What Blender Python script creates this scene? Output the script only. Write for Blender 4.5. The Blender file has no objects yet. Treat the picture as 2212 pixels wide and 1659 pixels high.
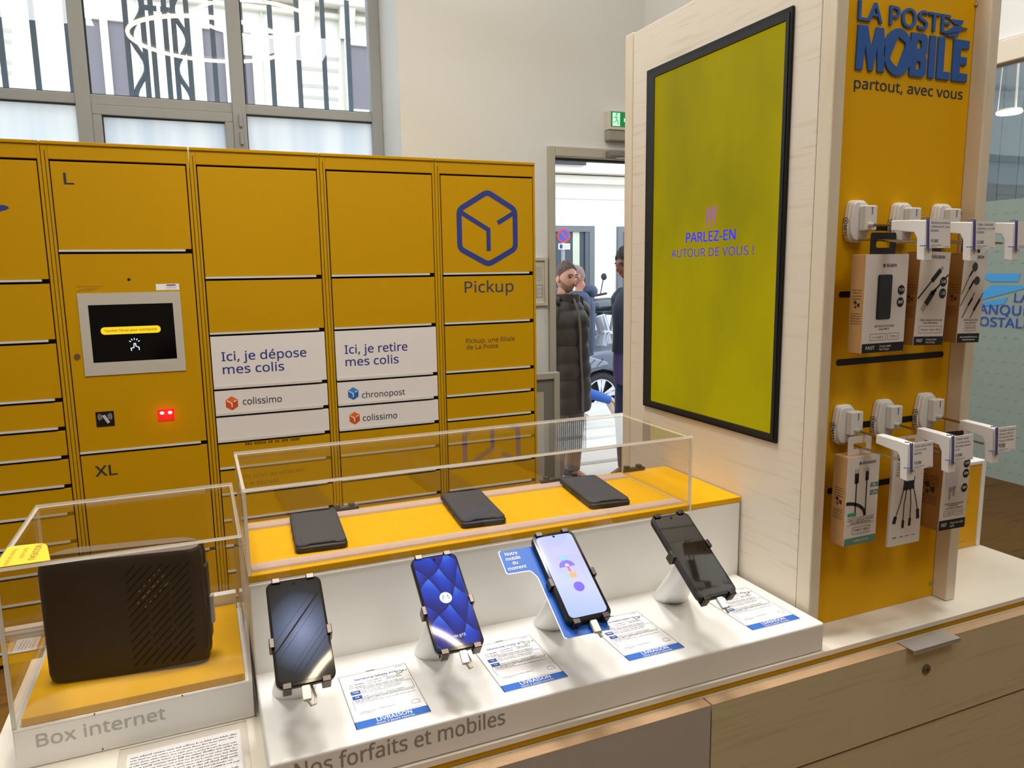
import bpy, bmesh, math, random
from mathutils import Vector, Matrix
random.seed(7)
sc = bpy.context.scene
C = sc.collection
V = Vector

# ---------------------------------------------------------------- camera, world, light, exposure
H = 1.485                                   # eye height of the photographer
YAW, PITCH, ROLL, FPX = 0.397629, 0.152065, -0.0150111, 1606.39
fw = V((math.sin(YAW)*math.cos(PITCH), math.cos(YAW)*math.cos(PITCH), -math.sin(PITCH)))
r0 = V((math.cos(YAW), -math.sin(YAW), 0)); u0 = r0.cross(fw)
rt = r0*math.cos(ROLL) + u0*math.sin(ROLL); up = u0*math.cos(ROLL) - r0*math.sin(ROLL)
cam = bpy.data.objects.new('camera', bpy.data.cameras.new('camera')); C.objects.link(cam)
cam.matrix_world = Matrix(((rt.x, up.x, -fw.x, 0), (rt.y, up.y, -fw.y, 0), (rt.z, up.z, -fw.z, H), (0, 0, 0, 1)))
cam.data.sensor_width = 36; cam.data.sensor_fit = 'HORIZONTAL'; cam.data.lens = 36*FPX/2212
cam.data.clip_start = .02; cam.data.clip_end = 200
sc.camera = cam
sc.view_settings.view_transform = 'Standard'; sc.view_settings.look = 'None'
sc.view_settings.gamma = 1; sc.view_settings.use_curve_mapping = False
sc.view_settings.exposure = 0.26
try:
    sc.cycles.transparent_max_bounces = 24; sc.cycles.max_bounces = 10; sc.cycles.sample_clamp_indirect = 6
    sc.cycles.caustics_reflective = False; sc.cycles.caustics_refractive = False
except Exception: pass

w = bpy.data.worlds.new('overcast_sky'); sc.world = w; w.use_nodes = True
wn = w.node_tree.nodes; wl = w.node_tree.links
bgn = wn['Background']; bgn.inputs['Color'].default_value = (.80, .90, 1.0, 1); bgn.inputs['Strength'].default_value = 2.9

def area_lamp(loc, size, power, color=(1, .93, .83), target=None, spread=180, sy=None):
    L = bpy.data.lights.new('ceiling_lamp_and_fill', 'AREA'); L.energy = power; L.size = size; L.color = color
    if sy: L.shape = 'RECTANGLE'; L.size_y = sy
    L.spread = math.radians(spread)
    o = bpy.data.objects.new('ceiling_lamp_and_fill', L); C.objects.link(o); o.location = loc
    if target is not None:
        o.rotation_euler = (V(target)-V(loc)).to_track_quat('-Z', 'Y').to_euler()
    return o
WARM = (.985, .985, .98)
DOWN = [((.75, 1.30, 4.19), 22), ((-.20, 1.35, 4.19), 22), ((1.60, .85, 4.19), 14)]     # round ceiling lamps above the counter
LINE = [((-.72, 2.45, 3.5), 1.2), ((.12, 2.15, 3.5), 1.2), ((1.25, 2.55, 3.5), 1.2)]    # short linear pendants in the middle of the room
for c_, p_ in DOWN: area_lamp(c_, .5, p_, WARM, spread=130).data.shape = 'DISK'
for c_, p_ in LINE: area_lamp(c_, .45, p_, (1, .72, .38), sy=.03)
area_lamp((-1.3, -.6, 4.15), 1.0, 24, WARM)                              # unseen fill lamps added behind the photographer to brighten the fronts
area_lamp((1.2, -1.2, 4.15), 1.0, 24, WARM)
area_lamp((1.35, 3.42, 4.12), .5, 8, (1, 1, .98), sy=.12)                  # wall washer close to the street wall
area_lamp((-.6, 3.42, 4.12), 1.6, 9, (1, 1, .98), sy=.12)  # second washer, unseen, added to brighten the wall by the window
area_lamp((4.2, 1.8, 3.4), 1.0, 30, (1, .97, .92))                      # room behind the glass partition

# ---------------------------------------------------------------- measuring helpers: where a sight line meets a real plane
def ray(x, y): return rt*((x-1106)/FPX) - up*((y-829.5)/FPX) + fw
def onX(x, y, X): d = ray(x, y); return d*(X/d.x) + V((0, 0, H))
def onY(x, y, Y): d = ray(x, y); return d*(Y/d.y) + V((0, 0, H))
def onZ(x, y, Z): d = ray(x, y); return d*((Z-H)/d.z) + V((0, 0, H))

# ---------------------------------------------------------------- materials
def s2l(c): return c/12.92 if c <= .04045 else ((c+.055)/1.055)**2.4
def hx(h):
    if not isinstance(h, str): return (*h, 1)
    return tuple(s2l(int(h[i:i+2], 16)/255) for i in (0, 2, 4)) + (1,)
MT = {}
def mat(name, c='808080', rough=.5, metal=0, spec=.5, emit=None, es=1, coat=0, noise=0, nscale=20, bump=0, bscale=200):
    if name in MT: return MT[name]
    m = bpy.data.materials.new(name); m.use_nodes = True; MT[name] = m
    nt = m.node_tree; b = nt.nodes['Principled BSDF']; c4 = hx(c)
    b.inputs['Base Color'].default_value = c4; b.inputs['Roughness'].default_value = rough
    b.inputs['Metallic'].default_value = metal; b.inputs['Specular IOR Level'].default_value = spec
    b.inputs['Coat Weight'].default_value = coat
    if emit: b.inputs['Emission Color'].default_value = hx(emit); b.inputs['Emission Strength'].default_value = es
    if noise:
        tc = nt.nodes.new('ShaderNodeTexCoord'); n = nt.nodes.new('ShaderNodeTexNoise'); n.inputs['Scale'].default_value = nscale
        n.inputs['Detail'].default_value = 4
        r = nt.nodes.new('ShaderNodeMixRGB'); r.blend_type = 'MULTIPLY'; r.inputs['Fac'].default_value = 1
        k = nt.nodes.new('ShaderNodeMapRange'); k.inputs['To Min'].default_value = 1-noise; k.inputs['To Max'].default_value = 1+noise*.5
        nt.links.new(tc.outputs['Object'], n.inputs['Vector']); nt.links.new(n.outputs['Fac'], k.inputs['Value'])
        r.inputs['Color1'].default_value = c4; nt.links.new(k.outputs['Result'], r.inputs['Color2'])
        nt.links.new(r.outputs['Color'], b.inputs['Base Color'])
    if bump:
        tc = nt.nodes.new('ShaderNodeTexCoord'); n = nt.nodes.new('ShaderNodeTexNoise'); n.inputs['Scale'].default_value = bscale
        bp = nt.nodes.new('ShaderNodeBump'); bp.inputs['Strength'].default_value = bump; bp.inputs['Distance'].default_value = .002
        nt.links.new(tc.outputs['Object'], n.inputs['Vector']); nt.links.new(n.outputs['Fac'], bp.inputs['Height'])
        nt.links.new(bp.outputs['Normal'], b.inputs['Normal'])
    return m

def emat(name, c, es=1):
    return mat(name, '050505', .3, emit=c, es=es)
class E:
    """tiny expression builder for procedural patterns"""
    nt = None
    def __init__(s, o): s.o = o
    @staticmethod
    def op(k, *a):
        n = E.nt.nodes.new('ShaderNodeMath'); n.operation = k
        for i, q in enumerate(a):
            if isinstance(q, E): E.nt.links.new(q.o, n.inputs[i])
            else: n.inputs[i].default_value = q
        return E(n.outputs[0])
    def __add__(s, b): return E.op('ADD', s, b)
    __radd__ = __add__
    def __sub__(s, b): return E.op('SUBTRACT', s, b)
    def __rsub__(s, b): return E.op('SUBTRACT', b, s)
    def __mul__(s, b): return E.op('MULTIPLY', s, b)
    __rmul__ = __mul__
    def __truediv__(s, b): return E.op('DIVIDE', s, b)
    def abs(s): return E.op('ABSOLUTE', s)
    def lt(s, b): return E.op('LESS_THAN', s, b)
    def gt(s, b): return E.op('GREATER_THAN', s, b)
    def frac(s): return E.op('FRACT', s)
    def sin(s): return E.op('SINE', s)
    def sqrt(s): return E.op('SQRT', s)
    def min(s, b): return E.op('MINIMUM', s, b)
    def max(s, b): return E.op('MAXIMUM', s, b)
    def clamp(s): return s.max(0.).min(1.)
def pattern(name, fn, stops, rough=.35, emit=0, spec=.5, coat=0, metal=0):
    """material coloured by a ramp over fn(x, y, z) of the object's own coordinates"""
    m = bpy.data.materials.new(name); m.use_nodes = True; nt = m.node_tree; E.nt = nt; MT[name] = m
    b = nt.nodes['Principled BSDF']; b.inputs['Roughness'].default_value = rough; b.inputs['Specular IOR Level'].default_value = spec
    b.inputs['Coat Weight'].default_value = coat; b.inputs['Metallic'].default_value = metal
    tc = nt.nodes.new('ShaderNodeTexCoord'); sx = nt.nodes.new('ShaderNodeSeparateXYZ'); nt.links.new(tc.outputs['Object'], sx.inputs[0])
    f = fn(E(sx.outputs[0]), E(sx.outputs[1]), E(sx.outputs[2]))
    r = nt.nodes.new('ShaderNodeValToRGB'); el = r.color_ramp.elements
    while len(el) < len(stops): el.new(.5)
    for e, (p, c) in zip(el, stops): e.position = p; e.color = hx(c)
    nt.links.new(f.o, r.inputs[0])
    if emit:
        b.inputs['Base Color'].default_value = (.004, .004, .004, 1)
        nt.links.new(r.outputs[0], b.inputs['Emission Color']); b.inputs['Emission Strength'].default_value = emit
    else: nt.links.new(r.outputs[0], b.inputs['Base Color'])
    return m
def noise_e(scale, vec=(1, 1, 1), detail=4):
    nt = E.nt; tc = nt.nodes.new('ShaderNodeTexCoord'); mp = nt.nodes.new('ShaderNodeMapping'); mp.inputs['Scale'].default_value = vec
    n = nt.nodes.new('ShaderNodeTexNoise'); n.inputs['Scale'].default_value = scale; n.inputs['Detail'].default_value = detail
    nt.links.new(tc.outputs['Object'], mp.inputs[0]); nt.links.new(mp.outputs[0], n.inputs['Vector'])
    return E(n.outputs['Fac'])
def wood(name, light, dark, vec, rough=.4):
    return pattern(name, lambda x, y, z: noise_e(3, vec, 6), [(.30, dark), (.45, light), (.62, light), (.72, dark)], rough, spec=.35)
def glass(name, tint=(.97, .97, .97), rough=.01, f0=.05, k=1.0):
    m = bpy.data.materials.new(name); m.use_nodes = True; nt = m.node_tree; nt.nodes.clear(); MT[name] = m; E.nt = nt
    out = nt.nodes.new('ShaderNodeOutputMaterial'); mix = nt.nodes.new('ShaderNodeMixShader')
    tr = nt.nodes.new('ShaderNodeBsdfTransparent'); tr.inputs[0].default_value = (*tint, 1)
    gl = nt.nodes.new('ShaderNodeBsdfGlossy'); gl.inputs['Roughness'].default_value = rough
    lw = nt.nodes.new('ShaderNodeLayerWeight')
    f = E.op('POWER', E(lw.outputs['Facing']), 5.0)*(1-f0)*k + f0
    nt.links.new(f.o, mix.inputs[0]); nt.links.new(tr.outputs[0], mix.inputs[1]); nt.links.new(gl.outputs[0], mix.inputs[2])
    nt.links.new(mix.outputs[0], out.inputs[0]); return m
def milky(name, c, transl=.5, clear=.2, rough=.6):
    m = bpy.data.materials.new(name); m.use_nodes = True; nt = m.node_tree; nt.nodes.clear(); MT[name] = m
    out = nt.nodes.new('ShaderNodeOutputMaterial'); m1 = nt.nodes.new('ShaderNodeMixShader'); m2 = nt.nodes.new('ShaderNodeMixShader')
    d = nt.nodes.new('ShaderNodeBsdfDiffuse'); t = nt.nodes.new('ShaderNodeBsdfTranslucent'); tr = nt.nodes.new('ShaderNodeBsdfTransparent')
    for n in (d, t): n.inputs[0].default_value = hx(c)
    m1.inputs[0].default_value = transl; m2.inputs[0].default_value = clear
    nt.links.new(d.outputs[0], m1.inputs[1]); nt.links.new(t.outputs[0], m1.inputs[2])
    nt.links.new(m1.outputs[0], m2.inputs[1]); nt.links.new(tr.outputs[0], m2.inputs[2]); nt.links.new(m2.outputs[0], out.inputs[0])
    return m

YEL = mat('yellow_lacquer', (.50, .270, .001), .45, spec=.15)
YEL2 = mat('yellow_board', (.72, .375, .001), .5, spec=.15)
YDK = mat('yellow_panel', (.76, .40, .001), .45, spec=.15)
WHITE = mat('white_lacquer', 'e9e6e0', .30)
WHITE2 = mat('white_plastic', 'ecebe8', .35)
PAPER = mat('white_paper', 'eeebea', .6)
GREYW = mat('warm_white_paint', 'e6e9ea', .7, bump=.05)
BLACK = mat('black_plastic', '141416', .4)
GAP = mat('dark_gap', '15120c', .8)
DARK = mat('dark_ink', '2b2a30', .7)
GREYINK = mat('grey_ink', '8d8d92', .7)
NAVY = mat('navy_ink', '22327e', .6)
BLUE = mat('blue_print', '0b57b4', .5)
STEEL = mat('brushed_steel', 'b4b0a8', .32, 1)
CHROME = mat('polished_metal', 'a39a92', .16, 1)
LIP = mat('galvanised_lip', 'cfccc4', .45)
PLY = pattern('plywood_edge', lambda x, y, z: ((y*330.).frac()-.5).abs()*2*.7 + noise_e(6, (4, 300, 4), 3)*.5 - .1,
              [(.15, '7d5f42'), (.4, 'b08d68'), (.8, 'c4a680')], .55)
BIRCH = wood('birch_veneer', 'e2d7c6', 'd6c8b4', (1.5, 1.5, 26))
BIRCHD = wood('drawer_veneer', 'c2b592', 'b8aa87', (1.6, 3, 30), .5)
EDGE = wood('birch_edge', 'ded1ba', 'd3c4aa', (6, 6, 1.2))
TAUPE = mat('taupe_laminate', 'aea6a0', .5, bump=.04)
ACR = glass('acrylic', (.985, .98, .975), .01, .045, .85)
ACRE = milky('acrylic_edge', 'fffaf0', .5, .08)
GLASS = glass('window_glass', (.97, .985, .99), .005, .05)
FROST = milky('frosted_glass', 'f2f6fa', .8, .02)
def streaks(m, c0, c1, vec):
    nt = m.node_tree; E.nt = nt; f = noise_e(4, vec, 3); r = nt.nodes.new('ShaderNodeValToRGB')
    r.color_ramp.elements[0].position = .35; r.color_ramp.elements[1].position = .6; r.color_ramp.elements[0].color = hx(c0); r.color_ramp.elements[1].color = hx(c1)
    nt.links.new(f.o, r.inputs[0])
    for n in nt.nodes:
        if n.type in ('BSDF_DIFFUSE', 'BSDF_TRANSLUCENT'): nt.links.new(r.outputs[0], n.inputs[0])
streaks(FROST, 'e6edf4', 'f6f9fc', (2.2, 1, .12))

# ---------------------------------------------------------------- mesh helpers
def B(): return bmesh.new()
def box(bm, a, b):
    x0, y0, z0 = a; x1, y1, z1 = b
    v = [bm.verts.new(p) for p in ((x0, y0, z0), (x1, y0, z0), (x1, y1, z0), (x0, y1, z0), (x0, y0, z1), (x1, y0, z1), (x1, y1, z1), (x0, y1, z1))]
    return [bm.faces.new([v[i] for i in q]) for q in ((0, 3, 2, 1), (4, 5, 6, 7), (0, 1, 5, 4), (1, 2, 6, 5), (2, 3, 7, 6), (3, 0, 4, 7))]
def bx(*ab):
    bm = B()
    for i in range(0, len(ab), 2): box(bm, ab[i], ab[i+1])
    return bm
class Fr:
    def __init__(s, o, u, v): s.o = V(o); s.u = V(u).normalized(); s.v = V(v).normalized(); s.n = s.u.cross(s.v)
    def p(s, a, b, c=0): return s.o + s.u*a + s.v*b + s.n*c
def XZ(y, x=0, z=0): return Fr((x, y, z), (1, 0, 0), (0, 0, 1))          # a face seen from the front (looking along +y)
def YZ(x): return Fr((x, 0, 0), (0, -1, 0), (0, 0, 1))                    # a face seen from the left (looking along +x): u = -y
def XY(z, x=0, y=0): return Fr((x, y, z), (1, 0, 0), (0, 1, 0))           # a face seen from above
def prism(bm, pts, fr, t0, t1):
    a = [bm.verts.new(fr.p(x, y, t0)) for x, y in pts]; b = [bm.verts.new(fr.p(x, y, t1)) for x, y in pts]; n = len(pts)
    bm.faces.new(a[::-1]); bm.faces.new(b)
    for i in range(n): bm.faces.new((a[i], a[(i+1) % n], b[(i+1) % n], b[i]))
    return bm
def flat(bm, pts, fr, t): return bm.faces.new([bm.verts.new(fr.p(x, y, t)) for x, y in pts])
def rect(bm, fr, x0, y0, x1, y1, t=.0004): return flat(bm, ((x0, y0), (x1, y0), (x1, y1), (x0, y1)), fr, t)
def rr(x0, y0, x1, y1, r, n=5):
    out = []
    for cx, cy, a0 in ((x1-r, y1-r, 0), (x0+r, y1-r, 90), (x0+r, y0+r, 180), (x1-r, y0+r, 270)):
        for i in range(n+1):
            a = math.radians(a0+90*i/n); out.append((cx+r*math.cos(a), cy+r*math.sin(a)))
    return out
def circ(cx, cy, r, n=24, ry=None): return [(cx+r*math.cos(2*math.pi*i/n), cy+(ry or r)*math.sin(2*math.pi*i/n)) for i in range(n)]
def ringf(bm, pa, pb, fr, t0, t1):
    """a band between two outlines with the same number of points"""
    n = len(pa); A = [[bm.verts.new(fr.p(x, y, t)) for x, y in p] for p in (pa, pb) for t in (t0, t1)]
    for i in range(n):
        j = (i+1) % n
        bm.faces.new((A[1][i], A[1][j], A[3][j], A[3][i])); bm.faces.new((A[0][j], A[0][i], A[2][i], A[2][j]))
        bm.faces.new((A[0][i], A[0][j], A[1][j], A[1][i])); bm.faces.new((A[2][j], A[2][i], A[3][i], A[3][j]))
def stroke(bm, pts, wd, fr, t0=0, t1=.0005, closed=False):
    """flat mitred line of width wd through 2-D points"""
    n = len(pts); L = []; R = []
    for i in range(n):
        p = V((*pts[i], 0))
        a = V((*pts[i-1], 0)) if (i > 0 or closed) else None; b = V((*pts[(i+1) % n], 0)) if (i < n-1 or closed) else None
        d1 = (p-a).normalized() if a is not None else None; d2 = (b-p).normalized() if b is not None else None
        d1 = d1 or d2; d2 = d2 or d1
        n1 = V((-d1.y, d1.x, 0)); n2 = V((-d2.y, d2.x, 0)); m = (n1+n2).normalized(); k = wd/2/max(.35, m.dot(n1))
        L.append((p.x+m.x*k, p.y+m.y*k)); R.append((p.x-m.x*k, p.y-m.y*k))
    if closed: ringf(bm, L, R, fr, t0, t1)
    else: prism(bm, R+L[::-1], fr, t0, t1)
def cyl(bm, p0, p1, r0, r1=None, n=20, caps=True):
    p0 = V(p0); p1 = V(p1); r1 = r0 if r1 is None else r1; d = (p1-p0).normalized()
    a = d.orthogonal().normalized(); b = d.cross(a)
    A = [bm.verts.new(p0+(a*math.cos(t)+b*math.sin(t))*r0) for t in (2*math.pi*i/n for i in range(n))]
    Bv = [bm.verts.new(p1+(a*math.cos(t)+b*math.sin(t))*r1) for t in (2*math.pi*i/n for i in range(n))]
    for i in range(n): bm.faces.new((A[i], A[(i+1) % n], Bv[(i+1) % n], Bv[i]))
    if caps: bm.faces.new(A[::-1]); bm.faces.new(Bv)
def tube(bm, pts, r, n=8, closed=False):
    pts = [V(p) for p in pts]; m = len(pts); rings = []; prev = None
    for i, p in enumerate(pts):
        a = pts[i-1] if (i or closed) else p; b = pts[(i+1) % m] if (i < m-1 or closed) else p
        d = (b-a).normalized()
        x = (prev - d*prev.dot(d)) if prev is not None else d.orthogonal()
        x.normalize(); prev = x; y = d.cross(x); rad = r[i] if isinstance(r, (list, tuple)) else r
        rings.append([bm.verts.new(p+(x*math.cos(t)+y*math.sin(t))*rad) for t in (2*math.pi*k/n for k in range(n))])
    for i in range(m if closed else m-1):
        A, D = rings[i], rings[(i+1) % m]
        for k in range(n): bm.faces.new((A[k], A[(k+1) % n], D[(k+1) % n], D[k]))
    if not closed: bm.faces.new(rings[0][::-1]); bm.faces.new(rings[-1])
def loft(bm, rings, close=True):
    R = [[bm.verts.new(p) for p in r] for r in rings]; n = len(R[0])
    for A, D in zip(R, R[1:]):
        for k in range(n): bm.faces.new((A[k], A[(k+1) % n], D[(k+1) % n], D[k]))
    if close: bm.faces.new(R[0][::-1]); bm.faces.new(R[-1])
def ell(bm, c, r, nu=16, nv=10, M=None):
    c = V(c); M = M or Matrix.Identity(3); r = V((r, r, r)) if not hasattr(r, '__len__') else V(r)
    def pt(u, v): return c + M @ V((r.x*math.cos(u)*math.sin(v), r.y*math.sin(u)*math.sin(v), r.z*math.cos(v)))
    top = bm.verts.new(c+M @ V((0, 0, r.z))); bot = bm.verts.new(c-M @ V((0, 0, r.z)))
    R = [[bm.verts.new(pt(2*math.pi*i/nu, math.pi*j/nv)) for i in range(nu)] for j in range(1, nv)]
    for i in range(nu):
        bm.faces.new((top, R[0][i], R[0][(i+1) % nu])); bm.faces.new((bot, R[-1][(i+1) % nu], R[-1][i]))
        for a, b in zip(R, R[1:]): bm.faces.new((a[i], b[i], b[(i+1) % nu], a[(i+1) % nu]))
def torus(bm, c, R, r, n=64, m=10, axis=(0, 0, 1)):
    ax = V(axis).normalized(); a = ax.orthogonal().normalized(); b = ax.cross(a)
    tube(bm, [V(c)+(a*math.cos(2*math.pi*i/n)+b*math.sin(2*math.pi*i/n))*R for i in range(n)], r, m, True)

# lettering: glyph outlines of the built-in font, fitted to a measured width and cap height
_tc = {}
try: FONT = bpy.data.fonts.load(bpy.utils.resource_path('LOCAL')+'/datafiles/fonts/NotoSansHebrew-Regular.woff2')    # a plain sans serif that ships with Blender
except Exception: FONT = None
def glyphs(s, bold, solid):
    k = (s, bold, solid)
    if k not in _tc:
        cu = bpy.data.curves.new('lettering', 'FONT'); cu.body = s; cu.size = 1; cu.font = FONT or cu.font; cu.offset = bold; cu.resolution_u = 4
        if solid: cu.extrude = .5
        o = bpy.data.objects.new('lettering', cu); C.objects.link(o)
        bpy.context.view_layer.update()
        me = bpy.data.meshes.new_from_object(o.evaluated_get(bpy.context.evaluated_depsgraph_get()))
        _tc[k] = ([tuple(v.co) for v in me.vertices], [tuple(p.vertices) for p in me.polygons])
        bpy.data.objects.remove(o); bpy.data.curves.remove(cu); bpy.data.meshes.remove(me)
    return _tc[k]
def text(bm, s, fr, x0, x1, y0, cap, bold=.0, th=0, t=.0005, align='fit'):
    """x0..x1 along the frame, baseline at y0, capital height cap; align 'fit' stretches to x1, 'l'/'c' keep the font's own widths"""
    vs, fs = glyphs(s, bold if th else 0, th > 0)
    if not vs: return
    caph = max(v[1] for v in glyphs('H', 0, False)[0])
    mn = min(v[0] for v in vs); mx = max(v[0] for v in vs); ky = cap/caph
    kx = (x1-x0)/(mx-mn) if align == 'fit' else ky
    off = x0 if align != 'c' else (x0+x1)/2-(mx-mn)*kx/2
    b = bold*cap*1.5 if not th else 0                       # flat bold print: the outline laid down a few times, slightly shifted
    for i, (dx, dy) in enumerate(((-b, -b*.6), (b, b*.6), (b, -b*.6), (-b, b*.6)) if b else ((0, 0),)):
        nv = [bm.verts.new(fr.p(off+(v[0]-mn)*kx+dx, y0+v[1]*ky+dy, t+(v[2]+.5)*th if th else t+i*2e-5)) for v in vs]
        for f in fs:
            try: bm.faces.new([nv[k] for k in f])
            except ValueError: pass
def words(bm, fr, x0, x1, y, h, t=.0005, seed=None, full=1.0):
    """an unreadably small line of print: strokes the size of letters, gathered into words"""
    rnd = random.Random(seed if seed is not None else (x0*91+y*57)); x = x0; end = x0+(x1-x0)*full
    while x < end-h*.8:
        for k in range(rnd.randint(2, 8)):
            if x > end-h*.5: break
            hh = h*rnd.choice((.62, .62, .62, 1)); rect(bm, fr, x, y, x+h*.42, y+hh, t); x += h*.56
        x += h*.45

# ---------------------------------------------------------------- things, parts
MW = {}
def link(o, parent, M):
    C.objects.link(o)
    if parent is not None: o.parent = parent
    MW[o.name] = M
def thing(name, label, cat, loc=(0, 0, 0), group=None, M=None):
    o = bpy.data.objects.new(name, None); o.empty_display_size = .05
    M = M or Matrix.Translation(V(loc)); link(o, None, M); o.matrix_world = M
    o['label'] = label; o['category'] = cat
    if group: o['group'] = group
    return o
def part(name, bm, m, parent=None, label=None, bevel=0, smooth=False, local=False, seg=2, kind=None):
    """one mesh object; geometry is in world coordinates unless local"""
    bmesh.ops.recalc_face_normals(bm, faces=bm.faces[:]) if not getattr(bm, 'keepn', False) else None
    M = MW[parent.name] if parent is not None else Matrix.Identity(4)
    if parent is not None and not local: bmesh.ops.transform(bm, matrix=M.inverted(), verts=bm.verts[:])
    me = bpy.data.meshes.new(name); bm.to_mesh(me); bm.free()
    for q in (m if isinstance(m, (list, tuple)) else [m]): me.materials.append(q)
    if smooth:
        for p in me.polygons: p.use_smooth = True
        me.set_sharp_from_angle(angle=math.radians(45))
    o = bpy.data.objects.new(name, me); link(o, parent, M)
    if smooth: wnm = True
    else: wnm = False
    if bevel:
        b = o.modifiers.new('bevel', 'BEVEL'); b.width = bevel; b.segments = seg; b.limit_method = 'ANGLE'; b.angle_limit = math.radians(40)
    if wnm: o.modifiers.new('weighted_normals', 'WEIGHTED_NORMAL').keep_sharp = True
    if label: o['label'] = label
    if kind: o['kind'] = kind
    return o
def ink(name, bm, m, parent, **k):
    """print or lettering lying on a face: keep the outline's own normals"""
    return part(name, bm, m, parent, **k)
def tag(o, label, cat, group=None):
    o['label'] = label; o['category'] = cat
    if group: o['group'] = group
    return o
def struct(name, bm, m, parent=None, **k):
    o = part(name, bm, m, parent, **k); o['kind'] = 'structure'; return o
def dup(root, M, label=None, group=None):
    def cp(o, par):
        c = o.copy(); C.objects.link(c); c.parent = par; MW[c.name] = M
        for ch in list(o.children): cp(ch, c)
        return c
    r = cp(root, None); r.matrix_world = M
    if label: r['label'] = label
    if group: r['group'] = group
    return r
T = Matrix.Translation
# ================================================================ the room
YW, YG = 3.95, 4.21                       # inner face of the street wall, plane of the window frames
ZC = 4.3
XL, XR, YB = -3.6, 5.6, -3.2
WX0, WX1 = -2.6, onY(868, 335, YW).x     # window opening
DX0, DX1 = onY(1183, 320, YW).x, onY(1183, 320, YW).x+1.05
DZ = onY(1183, 318, YW).z
WZ0, WZ1 = 1.3, 4.0
FLOOR = wood('floor_wood', '7d5a2a', '5d4120', (1.2, 8, 1), .35)
struct('floor', bx((XL, YB, -.1), (XR, YW+.35, 0)), FLOOR)
struct('ceiling', bx((XL, YB, ZC), (XR, YW+.4, ZC+.1)), mat('ceiling_paint', 'd8d2c6', .8))
struct('wall_left', bx((XL-.1, YB, 0), (XL, YW, ZC)), GREYW)
struct('wall_back', bx((XL, YB-.1, 0), (XR, YB, ZC)), mat('back_wall_paint', 'b9b0a2', .8))
struct('wall_right', bx((XR, YB, 0), (XR+.1, YW, ZC)), GREYW)
bm = B(); yb = YW+.35                     # street wall with the two openings
for a, b in (((XL, YW, 0), (WX0, yb, ZC)), ((WX0, YW, 0), (WX1, yb, WZ0)), ((WX0, YW, WZ1), (WX1, yb, ZC)), ((WX1, YW, 0), (DX0, yb, ZC)),
             ((DX0, YW, DZ), (DX1, yb, ZC)), ((DX1, YW, 0), (XR, yb, ZC))): box(bm, a, b)
struct('wall_street', bm, GREYW)

# window above the lockers: grey metal frames, clear panes above frosted ones
FRAME = mat('grey_window_metal', 'a6acb0', .5)
gx = lambda px, py: onY(px, py, YG).x
gz = lambda px, py: onY(px, py, YG).z
zt1 = gz(500, 223); zt0 = gz(653, 254)      # the transom between clear and frosted glass
mx = [gx(160, 0)-.0, gx(512, 30)]; mx = [gx(178, 190), gx(516, 215)]
fx1 = gx(829, 335)
bm = B(); fy0, fy1 = YG, YG+.06
box(bm, (WX0, fy0, zt0), (fx1, fy1, zt1))
for x in mx: box(bm, (x-.035, fy0-.012, WZ0), (x+.03, fy1, WZ1))
box(bm, (fx1-.058, fy0-.01, WZ0), (fx1, fy1, WZ1)); box(bm, (WX0, fy0, WZ0), (WX0+.06, fy1, WZ1))
box(bm, (WX0, fy0, WZ0), (fx1, fy1, WZ0+.06)); box(bm, (WX0, fy0, WZ1-.06), (fx1, fy1, WZ1))
win = struct('window_1', bm, FRAME, bevel=.004)
win['label'] = 'tall grey metal window above the yellow lockers'; win['category'] = 'window'
edges = [WX0+.06] + [v for x in mx for v in (x-.035, x+.03)] + [fx1-.058]
for k in range(3):
    a, b = edges[2*k], edges[2*k+1]
    part('clear_pane', bx((a, fy0+.025, zt1), (b, fy0+.03, WZ1-.06)), GLASS, win)
    m_ = .045 if k == 1 else 0                            # only the middle light is a casement with its own sash
    if m_:
        bm = bx((a, fy0-.006, zt0-m_), (b, fy1-.01, zt0), (a, fy0-.006, WZ0+.06), (a+.04, fy1-.01, zt0-m_), (b-.04, fy0-.006, WZ0+.06), (b, fy1-.01, zt0-m_))
        part('lower_sash', bm, FRAME, win, bevel=.003)
    e_ = .04 if m_ else 0
    part('frosted_pane', bx((a+e_, fy0+.02, WZ0+.06), (b-e_, fy0+.026, zt0-m_)), FROST, win)
    part('rubber_seal', bx((a+e_, fy0+.008, zt0-m_-.007), (b-e_, fy0+.0195, zt0-m_), (a+e_, fy0+.008, WZ0+.06), (a+e_+.005, fy0+.0195, zt0-m_-.007), (a+.0001, fy0+.008, zt1), (a+.007, fy0+.0245, WZ1-.06), (a+.007, fy0+.008, zt1), (b, fy0+.0245, zt1+.004)), mat('dark_seal', '2e3338', .7), win)
bm = B()
for z in (gz(523, 262), gz(526, 300)): cyl(bm, (mx[1]+.0, fy0-.02, z-.03), (mx[1]+.0, fy0-.02, z+.03), .009)
part('hinge', bm, FRAME, win, smooth=True)

bm = B(); prism(bm, [(WX1+.002, YW+.001), (WX1+.002, YG+.06), (fx1-.0005, YG+.06), (fx1-.0005, YG+.002)], XY(0), WZ0, WZ1); struct('trim_3', bm, mat('white_reveal', 'e9eef2', .7))
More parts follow.
